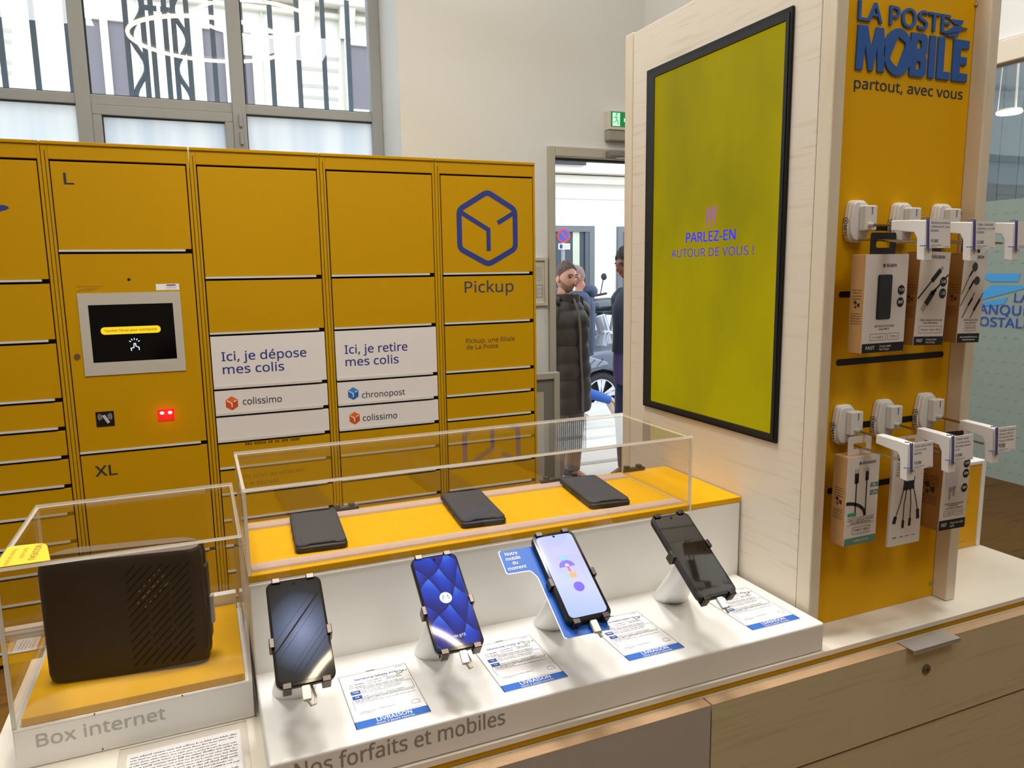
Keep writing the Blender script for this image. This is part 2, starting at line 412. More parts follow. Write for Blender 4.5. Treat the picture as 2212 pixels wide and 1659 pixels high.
# wrought iron grille outside the clear panes
IRON = mat('grille_iron_hazed', '74879a', .6)  # glare and haze put into the colour, paler than the iron itself
YI = 4.5
gr = thing('window_grille', 'wrought iron window grille with vertical bars and wavy middle panel', 'window grille', (0, YI, 2.3))
cA = lambda x, y: onY(x/2.458, y/2.458, YI)
zb, ze = cA(1430, 555).z-.05, 4.05
for x in (35, 210, 390, 545, 700, 790, 835, 905, 950, 1020, 1150, 1300, 1455, 1595, 1730, 1860):
    if x in (545,): continue
    p = cA(x, 480); part('bar', bx((p.x-.0125, YI-.008, zb), (p.x+.0125, YI+.008, ze)), IRON, gr)
for xa, xb, ph in ((cA(722, 490).x, cA(790, 490).x, 0), (cA(1018, 490).x, cA(950, 490).x, 0)):
    pts = []
    for i in range(60):
        z = zb+(ze-zb)*i/59; s = .5-.5*math.cos(2*math.pi*(z-cA(720, 190).z)/.30)
        pts.append((xa+(xb-xa)*s, YI, z))
    bm = B(); tube(bm, pts, .0125, 8); part('wavy_bar', bm, IRON, gr, smooth=True)
bm = B()
for x0, x1 in ((cA(780, 40).x, cA(830, 40).x), (cA(885, 55).x, cA(930, 55).x)):
    z = cA(790, 42).z; box(bm, (x0-.03, YI-.006, z-.012), (x1, YI+.006, z+.012))
part('crossbar', bm, IRON, gr)
part('bottom_rail', bx((-2.2, YI-.01, zb-.03), (1.2, YI+.01, zb)), IRON, gr)

# street door: grey frame, open doorway
DOORM = mat('grey_door_metal', 'bdb8aa', .5)
bm = B(); dx0 = onY(1196, 400, YW).x; dzt = onY(1197, 338, YW).z
box(bm, (DX0-.005, YW-.025, 0), (dx0, YW+.09, DZ+.005)); box(bm, (dx0, YW-.025, dzt), (DX1, YW+.09, DZ+.005)); box(bm, (DX1-.05, YW-.025, 0), (DX1, YW+.09, dzt))
door = struct('door_1', bm, DOORM, bevel=.004)
door['label'] = 'open street doorway in a grey metal frame'; door['category'] = 'door'
part('door_stop', bx((dx0, YW+.04, dzt-.012), (DX1-.05, YW+.08, dzt)), mat('dark_door_seal', '4b4a46', .6), door)
p0 = onY(1309, 326, YW-.03); p1 = onY(1352, 342, YW-.03)
dc = thing('door_closer', 'grey door closer box over the street doorway', 'door closer', (p0.x, YW-.03, p1.z))
part('housing', bx((p0.x, YW-.075, p1.z), (p0.x+.26, YW-.026, p0.z)), mat('grey_closer', '8e8c86', .4, .4), dc, bevel=.006)
bm = B(); tube(bm, [(p0.x+.05, YW-.05, p1.z-.008), (p0.x+.2, YW-.12, p1.z-.012), (p0.x+.4, YW-.05, p1.z-.012)], .006); part('arm', bm, STEEL, dc, smooth=True)

# emergency exit sign
a = onY(1313, 238, YW-.04); b = onY(1351, 281, YW-.04); c = onY(1316, 304, YW-.04)
ex = thing('exit_sign', 'green emergency exit sign with running man above the street door', 'exit sign', (a.x, YW, c.z))
wd = .235
part('housing', bx((a.x, YW-.055, b.z-.005), (a.x+wd, YW, a.z)), mat('exit_housing', 'd9d6cc', .5), ex, bevel=.005)
part('lower_housing', bx((a.x, YW-.05, c.z), (a.x+wd, YW, b.z-.006)), mat('exit_lower', 'a39f95', .5), ex, bevel=.008)
f = XZ(YW-.0555, a.x, b.z); hgt = a.z-b.z
bm = B(); rect(bm, f, .012, .012, wd-.012, hgt-.008, .0004); ink('green_panel', bm, mat('exit_green', '0e7a3e', .4, emit='0e8a44', es=.35), ex)
bm = B(); rect(bm, f, .022, .016, .072, hgt-.014, .0008); ink('door_symbol', bm, mat('exit_pale', 'cfe6d4', .4, emit='cfe9d8', es=.5), ex)
bm = B(); u = hgt/.12
M2 = lambda *q: [(.022+x*u*.9, .014+y*u*.9) for x, y in q]
flat(bm, circ(.022+.036*u*.9, .014+.088*u*.9, .008*u), f, .0012)
for q in (M2((.024, .074), (.036, .078), (.040, .05), (.030, .044)), M2((.030, .05), (.041, .052), (.052, .036), (.044, .032)), M2((.044, .037), (.052, .036), (.052, .01), (.045, .01)),
          M2((.03, .05), (.037, .046), (.03, .026), (.024, .028)), M2((.03, .03), (.024, .026), (.006, .024), (.006, .031)), M2((.034, .076), (.040, .07), (.056, .06), (.056, .066)), M2((.026, .074), (.03, .068), (.012, .056), (.009, .062))):
    flat(bm, q, f, .0012)
ink('running_man', bm, mat('exit_figure', '0c8f4c', .4, emit='19c98a', es=.8), ex)
bm = B(); flat(bm, [(.098+x, hgt/2+y) for x, y in ((0, -.01), (.05, -.01), (.05, -.028), (.095, 0), (.05, .028), (.05, .01), (0, .01))], f, .0008); ink('arrow', bm, mat('exit_pale'), ex)

# framed notice between the lockers and the door
a = onY(1158, 556, YW); b = onY(1181, 660, YW)
nf = thing('notice_frame', 'cream framed notice on the wall between lockers and doorway', 'notice frame', (b.x-.11, YW, b.z))
x0, x1, z0, z1 = b.x-.22, b.x, b.z, a.z
FRC = mat('cream_frame', 'd2cbb9', .5)
bm = bx((x0, YW-.02, z0), (x1, YW, z0+.02), (x0, YW-.02, z1-.02), (x1, YW, z1), (x0, YW-.021, z0), (x0+.02, YW, z1), (x1-.02, YW-.021, z0), (x1, YW, z1))
part('frame', bm, FRC, nf, bevel=.003)
part('sheet', bx((x0+.02, YW-.008, z0+.02), (x1-.02, YW-.002, z1-.02)), mat('notice_sheet', 'd9d5cb', .6), nf)
bm = B(); f = XZ(YW-.0085)
for i in range(7): words(bm, f, x0+.03, x1-.03, z1-.06-.012*i, .004, seed=i)
stroke(bm, [(x1-.07, z0+.05), (x1-.03, z0+.05), (x1-.03, z0+.12), (x1-.07, z0+.12)], .003, f, closed=True)
stroke(bm, [(x1-.06, z0+.07), (x1-.04, z0+.07), (x1-.04, z0+.1), (x1-.06, z0+.1)], .002, f, closed=True)
ink('print', bm, GREYINK, nf)

# low grey panel standing beside the doorway
Yp = 3.62
a = onY(1163, 794, Yp); b = onY(1206, 803, Yp)
lp = thing('low_panel', 'low pale grey framed panel standing beside the street doorway', 'panel', (b.x-.3, Yp, 0))
x0, x1, z1 = 1.49, b.x, b.z
LG = mat('pale_grey_metal', 'b9b6aa', .4, .2)
part('frame', bx((x0, Yp-.02, .02), (x0+.035, Yp+.02, z1), (x1-.035, Yp-.02, 0), (x1, Yp+.02, z1), (x0+.035, Yp-.02, z1-.035), (x1-.035, Yp+.02, z1), (x0+.035, Yp-.02, .02), (x1-.035, Yp+.02, .06)), LG, lp, bevel=.003)
part('border', bx((x0+.035, Yp-.006, .06), (x0+.09, Yp+.006, z1-.035), (x1-.09, Yp-.006, .06), (x1-.035, Yp+.006, z1-.035), (x0+.09, Yp-.006, z1-.1), (x1-.09, Yp+.006, z1-.035)), mat('panel_border', '7f7f7a', .5), lp)
part('infill', bx((x0+.09, Yp-.004, .06), (x1-.09, Yp+.004, z1-.1)), mat('panel_infill', 'bdb9ac', .5), lp)

# glass partition on the right with film and lettering
XG = 2.55
gp = struct('window_2', bx((XG-.03, .2, onX(2185, 136, XG).z-.0), (XG+.03, YW, onX(2185, 136, XG).z+.075), (XG-.03, .2, 0), (XG+.03, YW, .06)), mat('cream_transom', 'e2dacb', .5), bevel=.004)
gp['label'] = 'glass partition with dotted frosted film on the right'; gp['category'] = 'window'
zg = onX(2185, 136, XG).z
part('glass_pane', bx((XG-.005, .2, .06), (XG+.005, 1.57, zg), (XG-.005, 1.575, .06), (XG+.005, YW, zg)), GLASS, gp)
zf0, zf1 = onX(2172, 1038, XG).z, onX(2130, 436, XG).z  # film carried up to stand in for a reflected teal band
FILM = milky('frosted_film', 'a6b7b3', .35, .10)
part('film', bx((XG-.0075, .2, zf0), (XG-.0055, YW, zf1)), FILM, gp)
bm = B(); f = YZ(XG-.008)
for j in range(26):
    for i in range(34):
        y = 2.25-.036*i-(.018 if j % 2 else 0); z = zf0+.03+.042*j
        if z < zf1-.02: flat(bm, ((-y, z), (-y+.012, z+.002), (-y+.015, z+.008), (-y+.003, z+.006)), f, .0)
ink('film_dashes', bm, mat('film_dash', '7f948f', .6), gp, kind='stuff')
struct('trim_1', bx((XG-.015, .2, zg+.08), (XG+.015, YW, ZC)), GREYW)
gs = thing('glass_lettering', 'blue bank name lettering with light blue bird mark on glass partition', 'lettering', (XG, 1.7, 1.2))
q = lambda x, y: (lambda p: (-p.y, p.z))(onX(2080+x/5.53, 560+y/5.53, XG-.009))
f = YZ(XG-.009); LB = mat('light_blue_film', '3f97dc', .5); RB = mat('royal_blue_film', '1f45ac', .5)
bm = B()
flat(bm, [q(180, 172), q(690, 172), q(660, 268), q(345, 270), q(230, 215)], f, 0)
flat(bm, [q(120, 470), q(350, 310), q(900, 318), q(735, 352), q(235, 482)], f, .0001)
flat(bm, [q(215, 520), q(540, 455), q(490, 535), q(400, 552), q(200, 560)], f, 0)
ink('bird_mark', bm, LB, gs)
bm = B()
for s, xl, xr, yb, ct in (('LA', 612, 790, 510, 405), ('BANQUE', 92, 800, 640, 533), ('POSTALE', 105, 800, 785, 680)):
    a = q(xl, yb); b_ = q(xr, yb+.04*(xr-xl)); h = q(xl, ct)[1]-a[1]; text(bm, s, f, a[0], b_[0], a[1], h, .012, t=.0006)
ink('letters', bm, RB, gs)
# the room behind the partition
struct('wall_inner', bx((5.2, .2, 0), (5.25, 3.9, ZC)), mat('inner_wall', '9db0b8', .7))
bl = thing('window_reflection', 'pale blue vertical blind strips behind the glass partition', 'blind', (5.0, 2.6, 1.2))  # strips put behind the glass in place of a window reflection
bm = B()
for i in range(16):
    y = 1.9+.13*i; box(bm, (5.0, y, 1.2), (5.02, y+.123, 3.6))
part('strips', bm, milky('reflection_strip', 'b9d3e6', .4, .05), bl); part('rail', bx((4.98, 1.85, 3.6), (5.04, 4.0-.1, 3.66)), FRAME, bl)
struct('trim_2', bx((XG+.02, 3.05, 2.0), (XG+.06, 3.6, 2.06)), FRAME)

# ring pendants
RING = mat('ring_light', 'fff4dc', .5, emit='ffe9c4', es=16)
def ring_lamp(label, c, R, r, rod):
    t = thing('ring_pendant', label, 'pendant lamp', (c[0], c[1], c[2]), 'ring lamps hanging from the ceiling')
    bm = B(); torus(bm, c, R, r); part('light_ring', bm, RING, t, smooth=True)
    bm = B(); torus(bm, (c[0], c[1], c[2]+r*1.3), R, r*.8); part('ring_frame', bm, mat('white_ring', 'e8e4da', .5), t, smooth=True)
    for k in range(3):
        a = 2*math.pi*k/3; bm = B(); cyl(bm, (c[0]+R*math.cos(a), c[1]+R*math.sin(a), c[2]+r), (c[0], c[1], rod), .003, n=6); part('cable', bm, WHITE2, t)
pr = onY(455, 88, 2*(YG+.026)-2.25)
ring_lamp('large glowing ring pendant mirrored in the window above the lockers', (pr.x, 2.25, pr.z), .55, .014, ZC)
ring_lamp('glowing ring pendant above the left phones', (.75, .2, 4.0), .55, .016, ZC)
ring_lamp('glowing ring pendant above the right end of the counter', (2.8, 1.45, 4.0), .55, .016, ZC)
pr = onX(2180, 243, 4.2)
ring_lamp('small glowing ring lamp seen through the glass partition', (pr.x, pr.y, pr.z), .055, .008, ZC)  # added behind the glass in place of a ring lamp's reflection

# lamp bodies for the round and linear ceiling lamps
for k, (c_, p_) in enumerate(DOWN):
    t = thing('ceiling_downlight', ('round ceiling downlight over the long clear cover', 'round ceiling downlight over the router', 'round ceiling downlight over the tower')[k], 'ceiling lamp', c_, 'round downlights above the counter')
    bm = B(); cyl(bm, (c_[0], c_[1], c_[2]+.004), (c_[0], c_[1], c_[2]+.10), .28, n=32); part('housing', bm, WHITE2, t, smooth=True)
    bm = B(); cyl(bm, (c_[0], c_[1], c_[2]+.10), (c_[0], c_[1], ZC), .06, n=16); part('rod', bm, WHITE2, t)
for k, (c_, p_) in enumerate(LINE):
    t = thing('linear_pendant', ('short linear pendant lamp on the left in the room', 'short linear pendant lamp in the middle of the room', 'short linear pendant lamp near the doorway')[k], 'pendant lamp', c_, 'linear pendants in the room')
    part('housing', bx((c_[0]-.24, c_[1]-.025, c_[2]+.003), (c_[0]+.24, c_[1]+.025, c_[2]+.06)), WHITE2, t, bevel=.004)
    bm = B()
    for s_ in (-.2, .2): cyl(bm, (c_[0]+s_, c_[1], c_[2]+.06), (c_[0]+s_, c_[1], ZC), .003, n=6)
    part('cable', bm, WHITE2, t)
# ================================================================ parcel lockers
YL = 3.2; TOPZ = 1.957; BOTZ = .02
ex_ = [-.969, -.4785, .0125, .5035, .994, 1.4745]
ZD = [1.902, 1.464, 1.243, 1.022, .912, .801, .688, .578, .467, .356, .245, .134, .06]
LOCKG = 'yellow parcel locker columns'
WDOOR = mat('white_door_film', 'dfdad7', .4)
TXT = mat('locker_text', '38384a', .6)
fL = XZ(YL)
def locker(i, label, doors, white=()):
    x0, x1 = ex_[i]+.001, ex_[i+1]-.001
    t = thing('parcel_locker', label, 'parcel locker', ((x0+x1)/2, YL+.25, BOTZ), LOCKG)
    dl, dr = x0+.026, x1-.014
    bm = bx((x0, YL+.002, BOTZ), (dl-.004, YL+.6, TOPZ), (dr+.004, YL+.002, BOTZ), (x1, YL+.6, TOPZ), (dl-.004, YL+.002, ZD[0]+.004), (dr+.004, YL+.6, TOPZ), (dl-.004, YL+.002, BOTZ), (dr+.004, YL+.6, .055))
    part('carcass', bm, YEL, t, bevel=.0015)
    part('frame_groove', bx((x0+.0115, YL+.0012, BOTZ+.01), (x0+.0135, YL+.0025, TOPZ-.02)), GAP, t)
    part('recess', bx((dl-.004, YL+.02, .055), (dr+.004, YL+.025, ZD[0]+.004)), GAP, t)
    part('top_cap', bx((x0+.001, YL-.004, TOPZ), (x1-.001, YL+.6, TOPZ+.012)), YEL, t, bevel=.002)
    out = {}
    for k, (za, zb_) in enumerate(doors):
        d = part('door', bx((dl, YL, zb_+.013), (dr, YL+.016, za-.004)), WDOOR if k in white else YEL, t, bevel=.0012, label=('white door' if k in white else None))
        part('lip', bx((dl, YL-.005, zb_+.0045), (dr-.022, YL+.012, zb_+.0125)), LIP, d)
        out[k] = d
    return t, out, dl, dr
std = list(zip(ZD, ZD[1:]))
# leftmost column, partly in the frame
t, D, dl, dr = locker(0, 'leftmost yellow locker column cut by the left picture edge', std)
bm = B(); P = lambda x, y: (lambda p: (p.x, p.z))(onY(x, y, YL))
flat(bm, [P(-150, 425), P(-20, 441), P(8, 443), P(17, 446), P(20, 450), P(14, 453), P(0, 457), P(-150, 490)], fL, .0006)
ink('bird_mark', bm, NAVY, D[0])
# column with the terminal
t, D, dl, dr = locker(1, 'yellow locker column with touch screen terminal', [(ZD[0], 1.571), (1.571, .808), (.808, .356), (.356, .06)])
def tx(par, s, m, pa, pb, cap, bold=0, name='lettering', y=YL):
    a = onY(*pa, y); b = onY(*pb, y); bm = B(); text(bm, s, XZ(y), a.x, b.x, (a.z+b.z)/2, cap, bold, t=.0008); return ink(name, bm, m, par)
tx(D[0], 'L', DARK, (139, 398), (160, 398), .040, .015)
tx(D[2], 'XL', DARK, (207, 1028), (254, 1026), .040, .015)
tp = D[1]
X0, X1, Z0, Z1 = -.408, -.057, 1.111, 1.422; x0, x1, z0, z1 = -.376, -.086, 1.160, 1.378
bm = B(); f = XZ(YL)
ringf(bm, [(X0, Z0), (X1, Z0), (X1, Z1), (X0, Z1)], [(x0, z0), (x1, z0), (x1, z1), (x0, z1)], f, -.002, .004)
part('screen_bezel', bm, mat('terminal_bezel', 'b9b5a9', .5), tp)
part('screen', bx((x0, YL-.001, z0), (x1, YL+.002, z1)), mat('terminal_glass', '050506', .12, spec=.25), tp)
cxs = (x0+x1)/2-.008
bm = B(); flat(bm, rr(cxs-.103, 1.265, cxs+.103, 1.293, .013), f, .0012); ink('start_button', bm, emat('screen_yellow', 'f2c61c', 1), tp)
bm = B(); text(bm, "Touchez l'écran pour commencer", f, cxs-.09, cxs+.09, 1.2745, .010, .01, t=.0018); ink('button_text', bm, mat('screen_brown', '6a5410', .5), tp)
bm = B(); hx_, hz_ = cxs+.008, 1.215                     # pointing hand icon
for k in range(5):
    a = math.radians(30+30*k); stroke(bm, [(hx_+.014*math.cos(a), hz_+.012+.014*math.sin(a)), (hx_+.021*math.cos(a), hz_+.012+.021*math.sin(a))], .003, f, .001, .0012)
stroke(bm, [(hx_-.012, hz_-.016), (hx_-.014, hz_-.006), (hx_-.004, hz_-.004), (hx_-.002, hz_+.012), (hx_+.003, hz_+.012), (hx_+.004, hz_+.001), (hx_+.014, hz_-.003), (hx_+.014, hz_-.014)], .0032, f, .001, .0012)
ink('hand_icon', bm, emat('screen_white', 'dfe6ff', 1), tp)
bm = B(); cyl(bm, (-.231, YL-.001, 1.471), (-.231, YL+.004, 1.471), .0055); part('camera_hole', bm, GAP, tp)
st = part('sticker', bx((-.140, YL-.0006, 1.428), (-.058, YL+.001, 1.452)), PAPER, tp, label='small white sticker')
bm = B(); words(bm, f, -.103, -.064, 1.443, .003, .001, 3); words(bm, f, -.103, -.066, 1.437, .0025, .001, 4); words(bm, f, -.103, -.066, 1.431, .0015, .001, 5); rect(bm, f, -.103, 1.4465, -.07, 1.4495, .001); ink('print', bm, NAVY, st)
bm = B(); words(bm, f, -.408, -.316, 1.447, .003, .001, 6)
for k, z in enumerate((1.440, 1.4355, 1.431)): words(bm, f, -.385, -.33-.01*k, z, .002, .001, 7+k)
stroke(bm, [(-.407, 1.428), (-.392, 1.438), (-.387, 1.430)], .002, f, .0008, .001)
ink('notice_print', bm, mat('orange_ink', 'a86c0c', .6), tp)
bm = B(); cyl(bm, (-.428, YL-.004, 1.188), (-.428, YL+.002, 1.188), .010); cyl(bm, (-.428, YL-.0055, 1.188), (-.428, YL-.003, 1.188), .005); part('key_lock', bm, CHROME, tp, smooth=True)
cr = part('card_reader', bx((-.387, YL-.002, .913), (-.325, YL+.002, .971)), mat('reader_black', '0d0d0f', .3), tp)
bm = B(); g = XZ(YL-.002); cxr, czr = -.356, .947
for s in (-1, 1):
    for r in (.011, .016, .021):
        stroke(bm, [(cxr+s*r*math.cos(a)*1.1, czr+.004+r*math.sin(a)) for a in [math.radians(-38+76*i/6) for i in range(7)]], .0022, g, .0004, .0006)
flat(bm, [(cxr-.010, czr+.008), (cxr+.000, czr+.012), (cxr+.016, czr-.018), (cxr+.007, czr-.024)], g, .0006)
ink('contactless_symbol', bm, mat('reader_print', 'b9b9bb', .5), cr)
rs = part('scanner', bx((-.172, YL-.006, .918), (-.113, YL+.002, .964)), mat('scanner_red', 'd10d12', .3, emit='ff1616', es=1.1), tp, label='glowing red scanner window', bevel=.003)
bm = B(); g = XZ(YL-.0062)
for x in (-.157, -.128): flat(bm, circ(x, .948, .0075, 16, .006), g, .0004)
ink('scanner_lamps', bm, mat('scanner_lamp', 'ffffff', .3, emit='ffe9f4', es=2.2), rs)
L_ = bpy.data.lights.new('scanner_glow', 'POINT'); L_.energy = .05; L_.color = (1, .08, .06); L_.shadow_soft_size = .02
lo = bpy.data.objects.new('scanner_glow', L_); C.objects.link(lo); lo.location = (-.143, YL-.03, .94)

# drop-off column
def cube_mark(par, cx, cz, s, c):
    """three-faced parcel mark with white lid lines"""
    h = [(cx+s*math.cos(math.radians(90+60*k))*.92, cz+s*math.sin(math.radians(90+60*k))) for k in range(6)]
    bm = B(); flat(bm, [h[0], h[1], (cx, cz), h[5]], fL, .0008); ink('parcel_top', bm, mat('mark_top_'+c[0], c[0], .5), par)
    bm = B(); flat(bm, [h[1], h[2], h[3], (cx, cz)], fL, .0008); ink('parcel_side', bm, mat('mark_side_'+c[1], c[1], .5), par)
    bm = B(); flat(bm, [(cx, cz), h[3], h[4], h[5]], fL, .0008); ink('parcel_face', bm, mat('mark_face_'+c[2], c[2], .5), par)
    bm = B(); stroke(bm, [(h[1][0]*.82+cx*.18, h[1][1]*.82+cz*.18), (cx, cz-.0), (cx, cz-s*.55)], s*.13, fL, .0010, .0012); stroke(bm, [(h[5][0]*.8+cx*.2, h[5][1]*.8+cz*.2), (cx*.65+h[5][0]*.35, cz*.65+h[5][1]*.35)], s*.13, fL, .0010, .0012)
    ink('lid_lines', bm, PAPER, par)
ORG = ('e0681c', 'd04f10', 'c4480e'); BLU = ('2f86cf', '1c6cba', '1460a8')
t, D, dl, dr = locker(2, 'yellow locker column with white drop-off doors', std, (2, 3, 4))
tx(D[2], 'Ici, je dépose', NAVY, (479, 780), (662, 770), .036, .008)
tx(D[2], 'mes colis', NAVY, (482, 807), (614, 801), .036, .008)
tx(D[3], 'colissimo', TXT, (525, 874), (609, 868), .027, .006)
p = onY(501, 871, YL); cube_mark(D[3], p.x, p.z, .029, ORG)
BRN = mat('brown_print', '6b4a12', .6)
p = onY(530, 962, YL); bm = B(); words(bm, fL, p.x, p.x+.22, p.z, .017, .0008, 21); ink('print', bm, BRN, D[5])
tx(D[5], 'dépose mon colis avant', BRN, (516, 992), (664, 978), .017)
tx(D[6], 'du lundi au vendredi', BRN, (526, 1034), (657, 1018), .018); tx(D[6], 'et le samedi.', BRN, (522, 1051), (606, 1040), .018)
# collection column
t, D, dl, dr = locker(3, 'yellow locker column with white collection doors', std, (2, 3, 4))
tx(D[2], 'Ici, je retire', NAVY, (745, 765), (880, 756), .036, .008)
tx(D[2], 'mes colis', NAVY, (747, 791), (861, 784), .036, .008)
tx(D[3], 'chronopost', TXT, (782, 859), (875, 853), .026, .004)
p = onY(763, 850, YL); cube_mark(D[3], p.x, p.z, .028, BLU)
tx(D[4], 'colissimo', TXT, (784, 909), (858, 903), .026, .006)
p = onY(766, 903, YL); cube_mark(D[4], p.x, p.z, .028, ORG)
# end column with the big parcel mark
t, D, dl, dr = locker(4, 'yellow locker column with large blue parcel outline next to the doorway', std)
zz = lambda z: z-.165
bm = B(); hexp = [(1.237, zz(1.998)), (1.089+.012, zz(1.918)), (1.089+.012, zz(1.748)), (1.237, zz(1.677)), (1.383-.012, zz(1.748)), (1.383-.012, zz(1.922))]
def rounded(pts, r):
    out = []
    for i, p in enumerate(pts):
        p = V((*p, 0)); a = V((*pts[i-1], 0)); b = V((*pts[(i+1) % len(pts)], 0)); q0 = p+(a-p).normalized()*r; q1 = p+(b-p).normalized()*r
        for k in range(5):
            s = k/4; z = q0*(1-s)**2+p*2*s*(1-s)+q1*s*s; out.append((z.x, z.y))
    return out
stroke(bm, rounded(hexp, .02), .024, fL, .0003, .0008, True)
stroke(bm, [(1.108, zz(1.908)), (1.239, zz(1.832)), (1.239, zz(1.737))], .020, fL, .0009, .0011)
stroke(bm, [(1.365, zz(1.908)), (1.285, zz(1.862))], .020, fL, .0009, .0011)
ink('parcel_outline', bm, NAVY, D[0])
tx(D[1], 'Pickup', TXT, (1004, 634), (1109, 628), .050, .008)
tx(D[2], 'Pickup, une filiale', mat('brown_text', '55431c', .6), (1007, 742), (1112, 735), .020, .006)
tx(D[2], 'de La Poste', mat('brown_text'), (1008, 755), (1076, 751), .020, .006)
# ================================================================ the street outside
ZS = -.20
ZR = onY(1303, 857, 8.5).z-.33                         # road surface, below the pavement
struct('ground', bx((-14, YW+.35, ZS-.1), (16, 8.2, ZS), (-14, 8.2, ZR-.1), (16, 30, ZR)), mat('pale_pavement', 'b9b4ae', .8, noise=.15, nscale=3))
st_ = thing('door_step', 'pale stone step outside the street doorway', 'step', (DX0+.5, YW+.55, ZS))
part('slab', bx((DX0-.3, YW+.351, ZS), (DX1+.3, YW+.75, -.06)), mat('step_stone', 'bdb7ad', .8), st_, bevel=.006)
bm = B()
for k in range(5): box(bm, (-2, 5.55+.42*k, ZS), (7, 5.63+.42*k, ZS+.004))
pv = tag(part('pavement_bands', bm, mat('band_stone', '8d8a88', .8)), 'darker stone bands across the pavement outside', 'paving')
YF = 11.6
FAC = mat('cream_render', 'e6e1d6', .8, noise=.05, nscale=2)
FACD = mat('cream_moulding', 'd9d2c4', .8)
bd = thing('building', 'cream stone building across the street with tall windows', 'building', (1, YF, ZS))
fp = lambda x, y: onY(x, y, YF)
part('wall', bx((-14, YF, ZR), (16, YF+.5, 12)), FAC, bd)
ga, gb = fp(300, 335), fp(1250, 380)
part('shopfront', bx((-12, YF-.06, ZR+.001), (14, YF+.0, fp(1270, 425).z)), mat('shopfront_white', 'efece4', .8), bd)
def band(pa, pb, d, m=FACD, name='cornice'):
    a, b = fp(*pa), fp(*pb); part(name, bx((-12, YF-d, min(a.z, b.z)), (14, YF, max(a.z, b.z))), m, bd, bevel=.02)
band((1270, 356), (1270, 380), .35); band((1270, 382), (1270, 400), .18); band((1270, 428), (1270, 432), .10)
DG = mat('shop_window_frame', '5f6266', .5); DGL = mat('dark_window_glass', '2e3238', .06, coat=.3); SHADEG = mat('pale_interior', '8d9297', .2)
def bwin(pa, pb, frame, pane, d=.07, fwid=.09, mull=True, panes=(DGL, DGL), name='window'):
    a, b = fp(*pa), fp(*pb); x0, x1, z0, z1 = a.x, b.x, min(a.z, b.z), max(a.z, b.z)
    bm = bx((x0, YF-d, z0), (x0+fwid, YF, z1), (x1-fwid, YF-d, z0), (x1, YF, z1), (x0+fwid, YF-d, z1-fwid), (x1-fwid, YF, z1), (x0+fwid, YF-d, z0), (x1-fwid, YF, z0+fwid))
    xm = (x0+x1)/2
    if mull: box(bm, (xm-fwid*.7, YF-d, z0+fwid), (xm+fwid*.7, YF, z1-fwid))
    w_ = part(name, bm, frame, bd); yp_ = YF-(.078 if d > .1 else d*.4)
    part('pane', bx((x0+fwid, yp_, z0+fwid), (xm, yp_+.008, z1-fwid)), panes[0], w_); part('pane', bx((xm, yp_, z0+fwid), (x1-fwid, yp_+.008, z1-fwid)), panes[1], w_)
    return w_
CWF = mat('cream_window_frame', 'efece6', .6); GREYP = mat('grey_blue_pane', '7b757a', .5, spec=.2)
# upper storey seen through the clear panes
bwin((160, 28), (300, 222), CWF, GREYP, .08, .065, True, (GREYP, GREYP))
bwin((424, 52), (562, 240), CWF, GREYP, .08, .065, True, (GREYP, GREYP))
bwin((742, 88), (880, 255), CWF, GREYP, .08, .065, True, (GREYP, GREYP))
bwin((-260, 0), (-110, 200), CWF, GREYP, .08, .065, True, (GREYP, GREYP))
for xa, xb in ((150, 166), (300, 314), (406, 424), (562, 578), (728, 742)):
    a, b = fp(xa, 25), fp(xb, 240); part('pilaster', bx((a.x, YF-.05, 2.9), (b.x, YF, 6.4)), FACD, bd, bevel=.015)
a, b = fp(640, 10), fp(640, 30)
part('cornice', bx((-12, YF-.30, fp(620, 12).z), (14, YF, fp(620, -30).z)), FACD, bd, bevel=.03)
part('cornice', bx((-12, YF-.12, fp(620, 34).z), (14, YF, fp(620, 22).z)), FACD, bd, bevel=.02)
for px in (659, 746):
    p = fp(px, 45); bm = B(); f = YZ(p.x-.11)
    prof = [(-YF, p.z+.35), (-YF, p.z-.25), (-YF+.08, p.z-.28), (-YF+.12, p.z-.1), (-YF+.25, p.z+.12), (-YF+.34, p.z+.3), (-YF+.34, p.z+.35)]
    prism(bm, [(x, z) for x, z in prof], f, -.22, 0); part('console', bm, FACD, bd, bevel=.015)
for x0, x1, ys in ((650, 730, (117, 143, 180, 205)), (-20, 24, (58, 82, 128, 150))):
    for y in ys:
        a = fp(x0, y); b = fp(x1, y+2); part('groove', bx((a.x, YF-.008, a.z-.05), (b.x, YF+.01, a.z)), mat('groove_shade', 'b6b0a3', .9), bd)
# ground floor opposite, seen through the doorway
bwin((1180, 488), (1277, 900), DG, DGL, .12, .10, False, (mat('shop_glass', '3e474e', .35, spec=.25), mat('shop_glass')))
p0, p1 = fp(1232, 500), fp(1247, 900); part('curtain', bx((p0.x, YF-.092, ZS), (p1.x, YF-.082, p0.z)), mat('pale_curtain', 'b9bda8', .8), bd)
p0, p1 = fp(1258, 495), fp(1275, 900); part('reveal', bx((p0.x, YF-.11, ZS), (p1.x, YF-.055, p0.z)), mat('grey_reveal', '4d5056', .6), bd)
bwin((1328, 490), (1420, 900), DG, DGL, .12, .10, False, (mat('shop_glass'), mat('shop_glass')))
a, b = onY(1150, 325, YF-.4), onY(1265, 357, YF-.4)
bm = B()
for i in range(26):
    x = a.x+(b.x-a.x)*i/25; cyl(bm, (x, YF-.4, b.z), (x, YF-.4, b.z+.9), .012, n=6)
    if i < 25:
        dx = (b.x-a.x)/25; torus(bm, (x+dx/2, YF-.4, b.z+.25), dx*.42, .01, 12, 5, (0, 1, 0)); torus(bm, (x+dx/2, YF-.4, b.z+.55), dx*.42, .01, 12, 5, (0, 1, 0))
